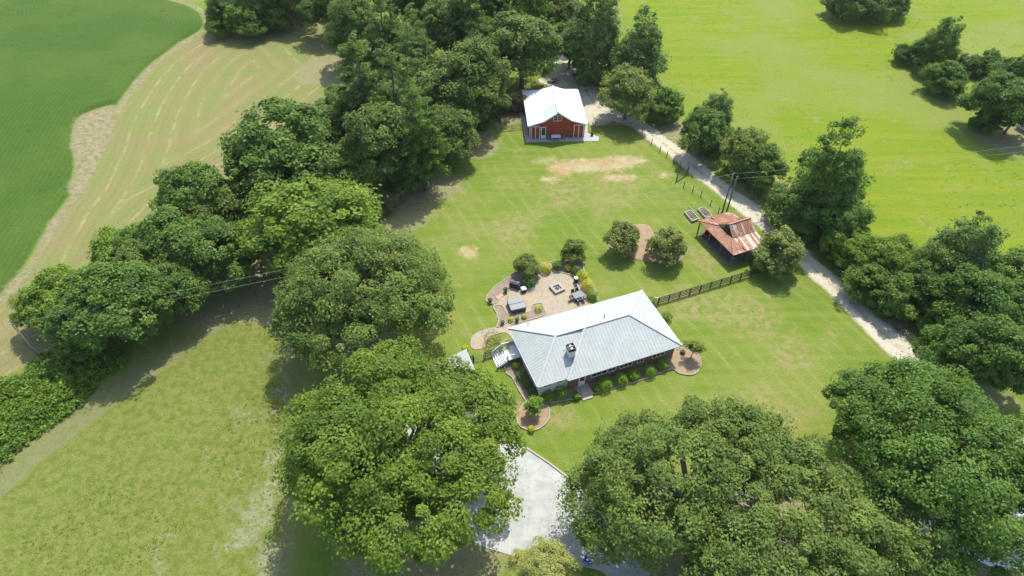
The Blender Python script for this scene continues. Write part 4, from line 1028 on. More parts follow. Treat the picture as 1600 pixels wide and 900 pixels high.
mt('bush0', (53.10, 82.98, 0.929), 'light', 'light bush tucked at the base of tallest lane tree', LANE_G)
# around the far pasture
mt('cone0', (97.70, 141.88, 0.948), 'cedar', 'tallest dark tree of the clump in the far pasture', PAST_G)
mt('bush0', (96.06, 145.18, 0.976), 'cedar', 'bush left of the pasture clump tree', PAST_G)
mt('bush1', (92.32, 146.56, 0.607), 'pine', 'small dark bush at the left end of pasture clump', PAST_G, hz=1.2)
mt('bush1', (94.93, 131.48, 1.155), 'oak_deep', 'round glossy bush in front of the pasture clump', PAST_G)
mt('bush0', (105.01, 140.79, 0.737), 'pine', 'bush right of the pasture clump tree', PAST_G)
mt('bush1', (108.85, 139.47, 0.950), 'cedar', 'blue green bush behind the small pasture lawn', PAST_G)
mt('oak0', (107.71, 128.71, 0.795), 'oak_deep', 'big tree at the right edge above the neighbour house', PAST_G)
mt('oak1', (96.03, 115.70, 0.948), 'oak_deep', 'dark spreading tree left of the neighbour house', PAST_G)
mt('oak2', (100.13, 114.25, 0.737), 'oak_deep', 'tree hiding the near wall of the neighbour house', PAST_G)
mt('bush1', (96.22, 115.07, 0.807), 'oak_deep', 'bush in the shade left of the neighbour house', PAST_G)
mt('bush0', (88.22, 172.05, 1.470), 'wood', 'left half of the hedge at the top right edge', PAST_G)
mt('bush1', (94.12, 171.23, 1.465), 'wood', 'middle of the hedge at the top right edge', PAST_G)
mt('bush0', (101.42, 173.41, 1.187), 'wood', 'right end of the hedge at the top right edge', PAST_G)
# in the yard
mt('bigsmall0', (41.38, 74.38, 1.224), 'magnolia', 'rounded small tree at the right end of rusty shed', None, name='ornamental_tree')
mt('bigsmall1', (17.88, 78.46, 0.959), 'magnolia', 'left one of two lawn trees in the tan bed', 'two ornamental trees on the lawn', name='ornamental_tree')
mt('bigsmall0', (24.73, 76.69, 1.014), 'magnolia', 'right one of two lawn trees in the tan bed', 'two ornamental trees on the lawn', name='ornamental_tree')
mt('bigsmall1', (2.19, 72.76, 0.695), 'myrtle', 'small tree at the grill end of the patio', 'patio trees', name='ornamental_tree')
mt('bigsmall0', (9.78, 76.26, 0.679), 'myrtle', 'small tree at the far corner of the patio', 'patio trees', name='ornamental_tree')
mt('small0', (24.78, 56.04, 0.876), 'myrtle', 'young tree in mulch at the right front house corner', 'young trees by the house', name='ornamental_tree')
mt('small1', (2.76, 47.04, 0.813), 'box', 'young tree in the teardrop bed by the driveway', 'young trees by the house', name='ornamental_tree')
mt('willow0', (3.34, 25.29, 0.746), 'willow', 'pale feathery tree at the bottom edge on the driveway', None, name='ornamental_tree', hz=1.15)

# ------------------------------------------------------------------ shrubs
def shrub(cx, rad, leaf, label, group, n=1500, leafsize=0.075, squash=0.85, z=0.1, name='shrub'):
    V, Fq, t = leafball(rad, n, leafsize, rad * squash * 0.85, rnd.randint(0, 99999), squash)
    o = link(name, npmesh('shrub', V, Fq, {'tint': t}), L_[leaf], None, (*cx, z))
    return tag(o, label, 'shrub', group)
FS = 'clipped shrubs along the house front'
for c, r_, lab in (((4.68, 49.30), 0.85, 'first clipped shrub under the white siding at the front'), ((6.57, 49.81), 1.0, 'second clipped shrub under the white siding at the front'),
                   ((11.26, 50.64), 0.5, 'smallest pale shrub right of the porch step'), ((12.34, 51.16), 1.0, 'largest shrub right of the porch step'),
                   ((14.67, 52.00), 0.95, 'second full shrub right of the porch step'), ((16.27, 52.75), 0.85, 'third full shrub right of the porch step'),
                   ((18.63, 53.40), 0.9, 'fourth full shrub right of the porch step'), ((20.60, 54.50), 0.85, 'last shrub before the right house corner'),
                   ((8.53, 49.50), 0.55, 'low spiky shrub left of the porch step')):
    shrub(c, r_, 'box', lab, FS)
PS = 'round bushes on the patio rim'
for c, r_, lf, lab in (((5.34, 73.74), 0.95, 'yellow', 'golden ball bush on the far patio rim'), ((7.19, 74.33), 0.85, 'dkbox', 'dark round bush right of the golden ball on far rim'),
                       ((8.86, 74.03), 0.6, 'yellow', 'small golden bush in the shade of the corner tree'), ((10.22, 73.15), 0.85, 'dkbox', 'dark bush below the patio corner tree'),
                       ((10.94, 71.99), 0.95, 'yellow', 'upper of two golden bushes behind the patio table'), ((11.62, 69.86), 1.0, 'yellow', 'lower of two golden bushes behind the patio table'),
                       ((12.18, 67.80), 0.85, 'box', 'green ball bush between table and house roof'), ((2.58, 70.56), 1.15, 'dkbox', 'dark wide bush right of the black grill')):
    shrub(c, r_, lf, lab, PS)
SH = 'shrubs around the house sides'
for c, r_, lf, lab in (((-1.08, 57.04), 0.95, 'box', 'green shrub between black fence and white stair'), ((-2.74, 59.03), 1.3, 'brownish', 'brownish spreading shrub inside the path curve'),
                       ((-0.27, 58.32), 0.7, 'box', 'shrub tucked under the left rear house corner'), ((-6.54, 57.50), 0.55, 'yellow', 'yellow flowering plant at the garage corner'),
                       ((21.05, 66.59), 0.8, 'dkbox', 'shrub at the right rear house corner by the fence'), ((22.74, 63.46), 0.8, 'dkbox', 'shrub halfway down the right end of the house'),
                       ((1.30, 52.59), 0.8, 'dkbox', 'dark shrub beside the foot of white stair'), ((2.06, 51.32), 0.75, 'dkbox', 'dark shrub under the left eave, middle one'), ((2.72, 50.07), 0.7, 'dkbox', 'dark shrub under the left eave near front corner'),
                       ((0.53, 54.56), 0.5, 'yellow', 'small yellowish plant below the stair railing'), ((2.43, 44.47), 0.45, 'yellow', 'small yellow plant at the tip of teardrop bed'), ((40.76, 77.06), 0.9, 'brownish', 'pale yellowish bush against the shed end wall'),
                       ((23.90, 57.04), 0.35, 'brownish', 'little rusty plant left of the right front young tree')):
    shrub(c, r_, lf, lab, SH, 700)
FL = 'yellow flowers behind the hot tub'
for c, r_, lab in (((3.97, 65.27), 0.6, 'largest clump of yellow flowers behind the hot tub'), ((1.80, 63.72), 0.42, 'middle clump of yellow flowers behind the hot tub'), ((-0.19, 63.08), 0.42, 'yellow flower clump at the near end of strip')):
    shrub(c, r_, 'yellow', lab, FL, 320, 0.08)
planter((-0.98, 69.03), 0.08, 0.3, 0.45, 'dark potted plant by the grill bed', 'dkbox', 0.35)
planter((-3.29, 66.85), 0.1, 0.28, 0.4, 'potted plant at the left tip of patio bed', 'brownish', 0.32)
planter((-1.40, 62.45), 0.1, 0.25, 0.35, 'reddish potted plant in the small bed near the path', 'brownish', 0.28)
planter((0.75, 62.95), 0.1, 0.25, 0.35, 'dark low plant between the yellow flower clumps', 'dkbox', 0.28)
planter((12.12, 113.25), 0.06, 0.35, 0.55, 'potted plant right of the barn table', 'box', 0.4)
planter((16.24, 113.73), 0.06, 0.3, 0.4, 'small dark pot on the apron right of the barn', 'dkbox', 0.3)

# bramble thicket at the left edge
def thicket(name, poly, n_c, hmax, label, leaf, seed, per=34, cr=0.75, lf=0.19):
    r = np.random.RandomState(seed); P = np.array(poly); C = []
    lo, hi = P.min(0), P.max(0)
    while len(C) < n_c:
        q = r.uniform(lo, hi, (4000, 2)); s = sdist_poly(q[:, 0], q[:, 1], poly)
        for k in np.where(s > 0)[0]:
            C.append((q[k, 0], q[k, 1], hmax * min(1, 0.25 + s[k] / 3.0) * r.uniform(0.3, 1.0)))
            if len(C) >= n_c: break
    C = np.array(C); ci = np.repeat(np.arange(n_c), per); m = len(ci)
    d = unit(r.normal(size=(m, 3)) + [0, 0, 0.4])
    Pp = C[ci] + d * (cr * r.uniform(0.3, 1.1, m))[:, None] * np.array([1, 1, 0.6]); Pp[:, 2] = np.maximum(Pp[:, 2], 0.04)
    V, Fq = quads_from(Pp, unit(d + [0, 0, 0.4] + 0.6 * r.normal(size=(m, 3))), lf, r)
    t = np.clip(0.45 + 0.25 * r.normal(size=n_c)[ci] + 0.2 * r.normal(size=m), 0, 1)
    return tag(link(name, npmesh(name, V, Fq, {'tint': np.repeat(t, 4)}), L_[leaf]), label, 'thicket', None, 'stuff')
thicket('bramble_thicket', [(-64.99, 36.87), (-74.03, 51.74), (-66.00, 52.81), (-66.00, 56.13), (-61.76, 58.44), (-56.05, 57.85), (-53.57, 55.22), (-55.14, 52.81), (-56.57, 47.65), (-59.56, 43.82), (-61.04, 40.67), (-62.44, 37.69)], 900, 1.7, 'bright green bramble thicket along the left edge', 'bramble', 5)
thicket('undergrowth', [(-27.00, 89.09), (-22.12, 86.42), (-20.96, 94.71), (-14.76, 103.91), (-7.76, 113.01), (-1.35, 120.48), (-1.41, 130.00), (-11.00, 124.44), (-20.31, 109.49), (-26.24, 98.67)], 260, 1.3, 'shady undergrowth under the belt beside the lawn', 'wood', 6)
thicket('undergrowth', [(35.13, 110.65), (39.35, 103.91), (43.67, 94.71), (47.56, 86.42), (52.10, 77.37), (55.59, 67.93), (58.66, 59.63), (60.65, 56.13), (65.39, 58.44), (61.14, 67.25), (55.23, 77.37), (50.07, 90.92), (46.16, 101.78), (40.12, 113.01)], 420, 1.4, 'weedy undergrowth along the pasture side of the lane', 'bramble', 7)

thicket('undergrowth', [(-77.29, 162.56), (-74.16, 165.69), (-67.80, 169.73), (-59.84, 171.80), (-50.68, 168.91), (-40.58, 155.08), (-35.55, 146.72), (-31.43, 152.22), (-35.24, 167.29), (-49.67, 180.90), (-66.12, 182.71), (-77.23, 178.23), (-80.56, 171.38)], 620, 2.6, 'dark undergrowth at the foot of the top wood', 'wood', 8, 30, 1.0, 0.26)
# weeds standing in the fields
def tufts(name, poly, n, label, leaf, seed, h=0.3, blades=5, clump=0.0, w=0.05, sp=0.14):
    r = np.random.RandomState(seed); P = np.array(poly); lo, hi = P.min(0), P.max(0); Q = []
    tot = 0
    while tot < n:
        q = r.uniform(lo, hi, (n, 2)); q = q[sdist_poly(q[:, 0], q[:, 1], poly) > 0.2]
        if clump: q = q[vnoise(q[:, 0], q[:, 1], clump, seed) + 0.5 * vnoise(q[:, 0], q[:, 1], clump / 3, seed + 1) > 0.15]
        Q.append(q); tot += len(q)
    Q = np.concatenate(Q)[:n]
    B = np.repeat(Q, blades, 0); m = len(B)
    a = r.uniform(0, 6.28, m); rr = r.uniform(0, sp, m)
    bx_ = B[:, 0] + rr * np.cos(a); by_ = B[:, 1] + rr * np.sin(a)
    hh = h * r.uniform(0.5, 1.4, m); ang = r.uniform(0, 6.28, m); dx, dy = np.cos(ang) * w, np.sin(ang) * w
    tx = bx_ + hh * 0.5 * np.cos(a); ty = by_ + hh * 0.5 * np.sin(a)
    z = np.full(m, -0.05)
    V = np.stack([np.stack([bx_ - dx, by_ - dy, z], -1), np.stack([bx_ + dx, by_ + dy, z], -1), np.stack([tx, ty, hh], -1)], 1).reshape(-1, 3)
    t = np.clip(np.repeat(0.5 + 0.25 * r.normal(size=len(Q)), blades) + 0.15 * r.normal(size=m), 0, 1)
    return tag(link(name, npmesh(name, V, np.arange(3 * m).reshape(-1, 3), {'tint': np.repeat(t, 3)}), L_[leaf]), label, 'weeds', None, 'stuff')
tufts('weed_tufts', ROUGH, 2500, 'grassy weed tufts in the rough field', 'grass', 11, 0.07, 6, 0, 0.06, 0.25)
pp = [(32.13, 175.61), (36.75, 142.12), (37.46, 119.19), (48.93, 90.92), (62.63, 72.86), (72.66, 58.44), (84.85, 63.33), (150.26, 180.00), (127.15, 186.88), (36.33, 186.88)]
tufts('pasture_weeds', pp, 1500, 'taller weeds in the bright pasture', 'pgrass', 12, 0.12, 5, 0, 0.09, 0.35)

# ------------------------------------------------------------------ rusty shed
sh = empty('shed', (31.04, 83.34), R(23.6), 'open sided shed with rusty tin gablet roof', 'shed')
SE, SR, SG = 2.5, 4.6, 3.2       # eave, ridge and gablet base heights
SL, SW = 9.4, 6.4
yc = -SL / 2
g0, g1 = yc + 1.75, yc - 1.75
roof_plane(sh, [(0, 0, SE), (0, -SL, SE), (1.7, g1, SG), (1.7, g0, SG)], 0.66, 'rust', 2, 0.05, 0.045, jitter=0.015)
roof_plane(sh, [(0, -SL, SE), (SW, -SL, SE), (SW, g1, SG), (1.7, g1, SG)], 0.4, 'rust', 1, 0.05, 0.045, mats=['rust', 'rust', 'zinc'], jitter=0.015)
roof_plane(sh, [(SW, 0, SE), (0, 0, SE), (1.7, g0, SG), (SW, g0, SG)], 0.66, 'rust', 2, 0.05, 0.045, jitter=0.015)
roof_plane(sh, [(1.8, g1 - 0.15, SG + 0.03), (SW, g1 - 0.15, SG + 0.03), (SW, yc, SR), (2.1, yc, SR)], 0.4, 'rust', 1, 0.05, 0.045, mats=['rust', 'rust', 'zinc'], jitter=0.015)
roof_plane(sh, [(SW, g0 + 0.15, SG + 0.03), (1.8, g0 + 0.15, SG + 0.03), (2.1, yc, SR), (SW, yc, SR)], 0.66, 'rust', 2, 0.05, 0.045, jitter=0.015)
cap(sh, (2.0, yc, SR + 0.05), (SW, yc, SR + 0.05), MAT['rust'], 0.3); cap(sh, (0, -SL, SE + 0.05), (1.7, g1, SG + 0.05), MAT['rust'], 0.22, 0.05); cap(sh, (0, 0, SE + 0.05), (1.7, g0, SG + 0.05), MAT['rust'], 0.22, 0.05)
m = MB()
for a, b in (((2.2, g0, SG), (2.2, yc, SR - 0.1)), ((2.2, g1, SG), (2.2, yc, SR - 0.1)), ((2.2, yc, SG - 0.2), (2.2, yc, SR - 0.1)), ((2.2, yc + 0.8, SG - 0.1), (2.2, yc + 0.8, SR - 0.6)), ((2.2, yc - 0.8, SG - 0.1), (2.2, yc - 0.8, SR - 0.6)), ((2.2, g0, SG + 0.02), (2.2, g1, SG + 0.02))):
    m.bar(a, b, 0.1, 0.1)
m.build('gablet_frame', MAT['dark_wood'], sh)
for y in (-0.25, -3.2, -6.2, -9.15):
    MB().box(0.2, y - 0.08, 0, 0.36, y + 0.08, SE - 0.05).build('post', MAT['grey_wood'], sh)
    MB().box(6.0, y - 0.08, 0, 6.16, y + 0.08, SE - 0.05).build('post', MAT['grey_wood'], sh)
MB().box(0.18, -9.2, SE - 0.22, 0.38, -0.2, SE - 0.06).build('beam', MAT['dark_wood'], sh)
for i in range(14):
    x0 = 2.35 + i * 0.27
    MB().box(x0, -9.2, 0.05, x0 + 0.25, -9.14, SE - 0.1).build('wall_board', MAT['grey_metal'] if 2 < i < 9 else MAT['dark_wood'], sh)
for i in range(30):
    y0 = -0.3 - i * 0.295
    MB().box(2.3, y0 - 0.28, 0.05, 2.35, y0, SE + 0.3).build('wall_board', MAT['dark_wood'], sh)
MB().box(6.1, -9.1, 0.05, 6.16, -0.3, SE - 0.1).build('rear_wall', MAT['dark_wood'], sh)
MB().box(0.25, -9.2, -0.1, 6.1, -0.2, 0.03).build('floor', MAT['soil'], sh)
for z in (0.7, 1.3): MB().bar((0.36, -9.15, z), (2.3, -9.15, z), 0.05, 0.12).build('rail', MAT['grey_wood'], sh)
def sl(x, y): a = R(23.6); return (31.04 + x * math.cos(a) - y * math.sin(a), 83.34 + x * math.sin(a) + y * math.cos(a))
mw = empty('riding_mower', (*sl(1.1, -1.6), 0.02), R(23.6 - 60), 'red riding mower parked under the shed roof', 'mower')
MB().bbox(-0.45, 0.1, 0.45, 0.45, 1.0, 0.98, 0.12).build('hood', MAT['red_paint'], mw)
MB().bbox(-0.5, -0.7, 0.4, 0.5, 0.1, 0.62, 0.06).build('fender', MAT['red_paint'], mw)
MB().bbox(-0.25, -0.6, 0.62, 0.25, -0.15, 0.75, 0.04).bar((0, -0.6, 0.72), (0, -0.72, 1.15), 0.45, 0.08).build('seat', MAT['dark_metal'], mw)
MB().tube([(0, 0.2, 0.9), (0, 0.0, 1.1)], [0.03, 0.03], 6).tube([(0, 0.0, 1.10), (0, -0.02, 1.13)], [0.2, 0.2], 12).build('steering_wheel', MAT['dark_metal'], mw)
for sx in (-1, 1):
    for y, r_ in ((0.8, 0.2), (-0.4, 0.3)):
        MB().tube([(sx * 0.4, y, r_), (sx * 0.6, y, r_)], [r_, r_], 14).build('wheel', MAT['dark_metal'], mw)
MB().box(-0.6, -0.1, 0.15, 0.6, 0.55, 0.32).build('cutting_deck', MAT['red_paint'], mw)
# raised beds behind the shed
def raised_bed(c4, label):
    o = empty('raised_bed', (*c4[0], 0), 0, label, 'planter box', 'raised garden beds'); b = Vector(c4[0])
    P = [Vector(q) - b for q in c4]
    for i in range(4):
        a, q = P[i], P[(i + 1) % 4]
        MB().bar((*a, 0.22), (*q, 0.22), 0.16 - 0.01 * (i % 2), 0.44 + 0.006 * (i % 2)).build('board', MAT['stone'], o)
    cm = sum(P, Vector((0, 0))) / 4
    MB().prism([tuple(cm + (q - cm) * 0.93) for q in P], -0.05, 0.36).build('soil', MAT['soil'], o)
    V, Fq, t = leafball(0.4, 120, 0.08, 0.3, 5); V = V * np.array([1.6, 1.6, 0.4]) + np.array([cm.x, cm.y, 0.33])
    link('seedlings', npmesh('seedlings', V, Fq, {'tint': t}), L_['brownish'], o)
raised_bed([(30.12, 88.37), (31.35, 88.91), (32.28, 86.60), (30.98, 85.90)], 'left raised bed on the grass behind the shed')
raised_bed([(32.66, 89.27), (33.90, 89.82), (34.70, 87.30), (33.48, 86.77)], 'right raised bed touching the shed roof corner')
tag(MB().bar((*(31.28, 90.27), 0.08), (*(32.51, 88.01), 0.08), 0.12, 0.12).build('timber', MAT['stone']), 'single pale timber lying between the raised beds', 'timber')

# ------------------------------------------------------------------ fences
def rail_fence(name, pts, mat, label, h=1.35, rails=4, sp=1.8, pw=0.13, group=None, rw=0.17):
    o = empty(name, (*pts[0], 0), 0, label, 'fence', group); b = Vector((*pts[0], 0))
    P = [Vector((*q, 0)) - b for q in pts]
    posts = []
    for a, c in zip(P[:-1], P[1:]):
        k = max(1, round((c - a).length / sp))
        posts += [a.lerp(c, i / k) for i in range(k)]
    posts.append(P[-1])
    pm = MB().box(-pw / 2, -pw / 2, -0.2, pw / 2, pw / 2, h + 0.05).mesh('post')
    for q in posts:
        link('post', pm, mat, o, tuple(q), rnd.uniform(-.1, .1))
    for a, c in zip(posts[:-1], posts[1:]):
        for i in range(rails):
            z = h * (i + 0.75) / rails
            MB().bar(a + Vector((0, 0, z)), c + Vector((0, 0, z)), 0.045, rw).build('rail', mat, o)
    return o
rail_fence('board_fence', [(22.02, 66.59), (39.21, 73.30)], MAT['black_paint'], 'black four rail board fence running from house to shed')
rail_fence('board_fence', [(-3.75, 56.13), (-1.26, 57.39), (0.36, 58.32)], MAT['black_paint'], 'short black fence left of the house beside the path', sp=2.0)
rail_fence('board_fence', [(-5.76, 55.34), (-5.33, 55.56)], MAT['black_paint'], 'stub of black fence between garage and path gate', sp=1)
gt = empty('gate', (*(-5.24, 55.56), 0), 0, 'low black gate across the tan path', 'gate')
gv = Vector((*(-3.92, 56.01), 0)) - Vector((*(-5.24, 55.56), 0))
for z in (0.25, 0.6, 0.95): MB().bar((0, 0, z), (gv.x, gv.y, z), 0.04, 0.05).build('rail', MAT['dark_metal'], gt)
MB().bar((0, 0, 0), (0, 0, 1.1), 0.08, 0.08).build('gate_post', MAT['dark_metal'], gt); MB().bar((gv.x, gv.y, 0), (gv.x, gv.y, 1.1), 0.08, 0.08).build('gate_post', MAT['dark_metal'], gt)
g2 = empty('gate', (*(21.37, 66.72), 0), 0, 'small white gate post pair at the right rear house corner', 'gate')
MB().box(-0.05, -0.05, 0, 0.05, 0.05, 1.3).build('gate_post', MAT['trim'], g2); MB().box(0.55, -0.03, 0, 0.65, 0.07, 1.3).build('gate_post', MAT['trim'], g2); MB().bar((0, 0, 1.2), (0.6, 0.02, 1.2), 0.05, 0.08).build('rail', MAT['trim'], g2)
def wire_fence(pts, label, h=1.25, sp=3.0, mat='dark_wood', wires=3):
    o = empty('wire_fence', (*pts[0], 0), 0, label, 'fence', 'wire fences'); b = Vector((*pts[0], 0))
    P = [Vector((*q, 0)) - b for q in pts]; posts = []
    for a, c in zip(P[:-1], P[1:]):
        k = max(1, round((c - a).length / sp)); posts += [a.lerp(c, i / k) for i in range(k)]
    posts.append(P[-1])
    pm = MB().tube([(0, 0, -0.2), (0, 0, h)], [0.075, 0.065], 7).mesh('post')
    for q in posts:
        c = link('post', pm, MAT[mat], o, tuple(q)); c.rotation_euler = (rnd.uniform(-.05, .05), rnd.uniform(-.05, .05), 0)
    for i in range(wires):
        z = h * (i + 0.8) / wires; m = MB()
        for a, c in zip(posts[:-1], posts[1:]): m.bar(a + Vector((0, 0, z)), c + Vector((0, 0, z)), 0.016, 0.016)
        m.build('wire', MAT['white_wire'], o)
    return o
wire_fence([(-21.63, 87.66), (-17.95, 93.74), (-14.59, 99.08), (-10.43, 105.66), (-7.18, 111.35), (-2.10, 115.92)], 'wire fence along the shaded left edge of the lawn')
wire_fence([(26.44, 114.21), (27.85, 110.65), (29.09, 108.12), (30.17, 106.32), (31.19, 104.35), (31.98, 102.63)], 'wire fence beside the lane below the barn', sp=2.6)
wire_fence([(31.51, 96.27), (32.84, 94.71), (34.12, 93.55), (35.23, 90.73), (36.10, 88.55)], 'wire fence beside the lane behind the raised beds', sp=2.6)
wire_fence([(51.41, 72.57), (53.00, 67.52), (55.77, 61.46), (57.60, 57.27), (58.70, 52.81)], 'wire fence on the pasture side of the lower lane', sp=4.0)
rail_fence('rail_fence', [(17.23, 117.42), (20.22, 116.92), (24.42, 116.67), (26.44, 114.21)], MAT['grey_wood'], 'low wooden rail fence under the barn shade tree', 1.15, 3, 2.2, 0.12, None, 0.09)
rail_fence('rail_fence', [(-2.23, 115.43), (0.00, 115.92), (2.11, 116.42)], MAT['grey_wood'], 'short wooden rail fence left of the barn', 1.15, 3, 2.0, 0.12, None, 0.09)
gg = empty('field_gate', (*(30.48, 98.07), 0), 0, 'tubular field gate standing open by the lane fence', 'gate')
q = Vector((33.04, 100.52)) - Vector((30.48, 98.07))
for z in (0.3, 0.65, 1.0, 1.3): MB().tube([(0, 0, z), (q.x, q.y, z)], [0.04, 0.04], 6).build('bar', MAT['dark_wood'], gg)
MB().tube([(0, 0, -0.2), (0, 0, 1.7)], [0.1, 0.09], 8).build('gate_post', MAT['dark_wood'], gg); MB().tube([(q.x, q.y, -0.2), (q.x, q.y, 1.9)], [0.1, 0.09], 8).build('gate_post', MAT['dark_wood'], gg)
MB().bar((0, 0, 0.3), (q.x, q.y, 1.3), 0.05, 0.05).build('brace', MAT['dark_wood'], gg)
fg = empty('field_gate', (*(12.05, 143.09), 0), R(-8), 'pale tube gate closing the lane behind the barn', 'gate')
for z in (0.3, 0.6, 0.9, 1.2): MB().tube([(0, 0, z), (3.6, 0, z)], [0.035, 0.035], 6).build('bar', MAT['grey_metal'], fg)
for x in (0, 3.6): MB().tube([(x, 0, 0), (x, 0, 1.35)], [0.06, 0.06], 8).build('gate_post', MAT['grey_metal'], fg)
# small flatbed trailer behind the barn
tr = empty('trailer', (*(9.20, 136.49), 0), R(5), 'small open frame trailer behind the barn', 'trailer')
MB().box(-1.1, -0.7, 0.45, 1.1, 0.7, 0.52).build('deck', MAT['grey_wood'], tr)
for y in (-0.7, 0.7): MB().bar((-1.1, y, 0.85), (1.1, y, 0.85), 0.05, 0.05).bar((-1.1, y, 0.5), (-1.1, y, 0.87), 0.05, 0.05).bar((1.1, y, 0.5), (1.1, y, 0.87), 0.05, 0.05).build('side_rail', MAT['dark_metal'], tr)
for y in (-0.8, 0.8): MB().tube([(0, y - 0.08, 0.28), (0, y + 0.08, 0.28)], [0.28, 0.28], 12).build('wheel', MAT['dark_metal'], tr)
MB().bar((1.1, 0, 0.45), (2.1, 0, 0.4), 0.08, 0.08).build('drawbar', MAT['dark_metal'], tr)

# ------------------------------------------------------------------ patio things
ht = empty('hot_tub', (*(0.67, 65.79), 0.08), R(17), 'square hot tub under a grey folding cover', 'hot tub')
MB().bbox(-1.12, -1.12, 0, 1.12, 1.12, 0.80, 0.03).build('cabinet', MAT['brown'], ht)
for s in (-1, 1): MB().bbox(-1.2, min(0.012 * s, 1.2 * s), 0.80, 1.2, max(0.012 * s, 1.2 * s), 0.94, 0.06).build('cover_half', MAT['cover'], ht)
MB().tube([(-0.95, 1.3, 0.1), (-0.95, 1.3, 1.5)], [0.04, 0.04], 8).build('cover_lifter', MAT['dark_metal'], ht)
fp = empty('fire_pit', (*(6.96, 69.65), 0.07), R(30), 'square pale stone fire pit on the patio', 'fire pit')
for a, b in (((-0.9, -0.9), (0.9, -0.55)), ((-0.9, 0.55), (0.9, 0.9)), ((-0.9, -0.55), (-0.55, 0.55)), ((0.55, -0.55), (0.9, 0.55))):
    MB().bbox(a[0], a[1], 0, b[0], b[1], 0.42, 0.02).build('stone_block', MAT['stone'], fp)
MB().box(-0.55, -0.55, 0.0, 0.55, 0.55, 0.22).build('ash_bed', MAT['cover'], fp)
MB().box(-0.55, -0.55, 0.30, -0.47, 0.55, 0.40).box(0.47, -0.55, 0.30, 0.55, 0.55, 0.40).box(-0.47, 0.47, 0.30, 0.47, 0.55, 0.40).box(-0.47, -0.55, 0.30, 0.47, -0.47, 0.40).build('steel_liner', MAT['dark_metal'], fp)
for a in (0.3, 1.4, 2.5): MB().tube([(-0.3 * math.cos(a), -0.3 * math.sin(a), 0.28), (0.3 * math.cos(a), 0.3 * math.sin(a), 0.32)], [0.07, 0.06], 7).build('log', MAT['dark_wood'], fp)
pt = empty('patio_table', (*(10.04, 67.80), 0.07), R(25), 'grey rectangular patio table with dark chairs', 'table')
MB().bbox(-0.85, -0.6, 0.68, 0.85, 0.6, 0.74, 0.02).build('tabletop', MAT['slate'], pt)
for sx in (-0.7, 0.7):
    for sy in (-0.45, 0.45): MB().box(sx - 0.03, sy - 0.03, 0, sx + 0.03, sy + 0.03, 0.68).build('leg', MAT['dark_metal'], pt)
def pl(c, x, y, a): return (c[0] + x * math.cos(a) - y * math.sin(a), c[1] + x * math.sin(a) + y * math.cos(a))
pc = (10.04, 67.80)
for x, y, rz, lab in ((-0.4, 0.85, 0, 'dark patio chair at the far side of the table, left'), (0.4, 0.85, 0, 'dark patio chair at the far side of the table, right'),
                      (-0.4, -0.85, 180, 'dark patio chair at the near side of the table, left'), (0.4, -0.85, 180, 'dark patio chair at the near side of the table, right'), (-1.15, 0, 90, 'dark patio chair at the left end of the table')):
    chair_at('patio_chair', pl(pc, x, y, R(25)), R(25 + rz), MAT['dark_metal'], lab, 'chair', 'dark chairs around the patio table', 0.07)
chair_at('patio_chair', (9.86, 69.44), R(20), MAT['cover'], 'pale cushioned chair beside the smoker', 'chair', None, 0.07)
sm = empty('smoker', (*(9.94, 71.27), 0.07), 0, 'dark barrel smoker with a white lid', 'smoker')
MB().lathe([(0.2, 0), (0.32, 0.15), (0.36, 0.5), (0.33, 0.85)], (0, 0, 0), 16).build('body', MAT['dark_metal'], sm, smooth=True); MB().lathe([(0.36, 0.85), (0.36, 0.9), (0.28, 0.98), (0.1, 1.02)], (0, 0, 0), 16).build('lid', MAT['trim'], sm, smooth=True)
gr = empty('grill', (*(0.50, 70.14), 0.1), R(-25), 'large black gas grill with side shelf at patio edge', 'grill')
MB().bbox(-0.85, -0.4, 0.1, 0.85, 0.4, 0.85, 0.02).build('cabinet', MAT['dark_metal'], gr)
MB().add([(-0.7, -0.36, 0.86), (0.7, -0.36, 0.86), (0.7, 0.36, 0.86), (-0.7, 0.36, 0.86), (-0.7, -0.22, 1.18), (0.7, -0.22, 1.18), (0.7, 0.24, 1.2), (-0.7, 0.24, 1.2)], [(3, 2, 1, 0), (4, 5, 6, 7), (0, 1, 5, 4), (1, 2, 6, 5), (2, 3, 7, 6), (3, 0, 4, 7)]).build('hood', MAT['dark_metal'], gr)
MB().tube([(-0.55, -0.36, 1.05), (0.55, -0.36, 1.05)], [0.025, 0.025], 6).build('handle', MAT['grey_metal'], gr)
for x in (-0.7, 0.7): MB().tube([(x - 0.04, -0.3, 0.09), (x + 0.04, -0.3, 0.09)], [0.09, 0.09], 10).build('wheel', MAT['dark_metal'], gr)
cb = empty('side_cabinet', (*(1.77, 69.17), 0.08), R(20), 'dark patio side cabinet with a white top', 'cabinet')
MB().box(-0.32, -0.32, 0, 0.32, 0.32, 0.66).build('body', MAT['dark_metal'], cb); MB().bbox(-0.38, -0.38, 0.66, 0.38, 0.38, 0.74, 0.02).build('top', MAT['trim'], cb)
tag(MB().bbox(-0.8, -0.35, 0.0, 0.8, 0.35, 0.09, 0.02).build('stepping_slab', simple('pink_stone', (0.42, 0.28, 0.2), None, 2, 0.85), None, (*(-1.76, 68.20), 0.08), R(45)), 'pinkish stone slab in the left patio bed', 'slab')
bc = empty('lawn_chair', (*(8.18, 28.04), 0.05), R(150), 'blue plastic chair on the shaded driveway', 'chair')
MB().bbox(-0.32, -0.3, 0.36, 0.32, 0.3, 0.43, 0.02).build('seat', MAT['blue'], bc); MB().bar((0, 0.28, 0.40), (0, 0.5, 1.05), 0.62, 0.05).build('backrest', MAT['blue'], bc)
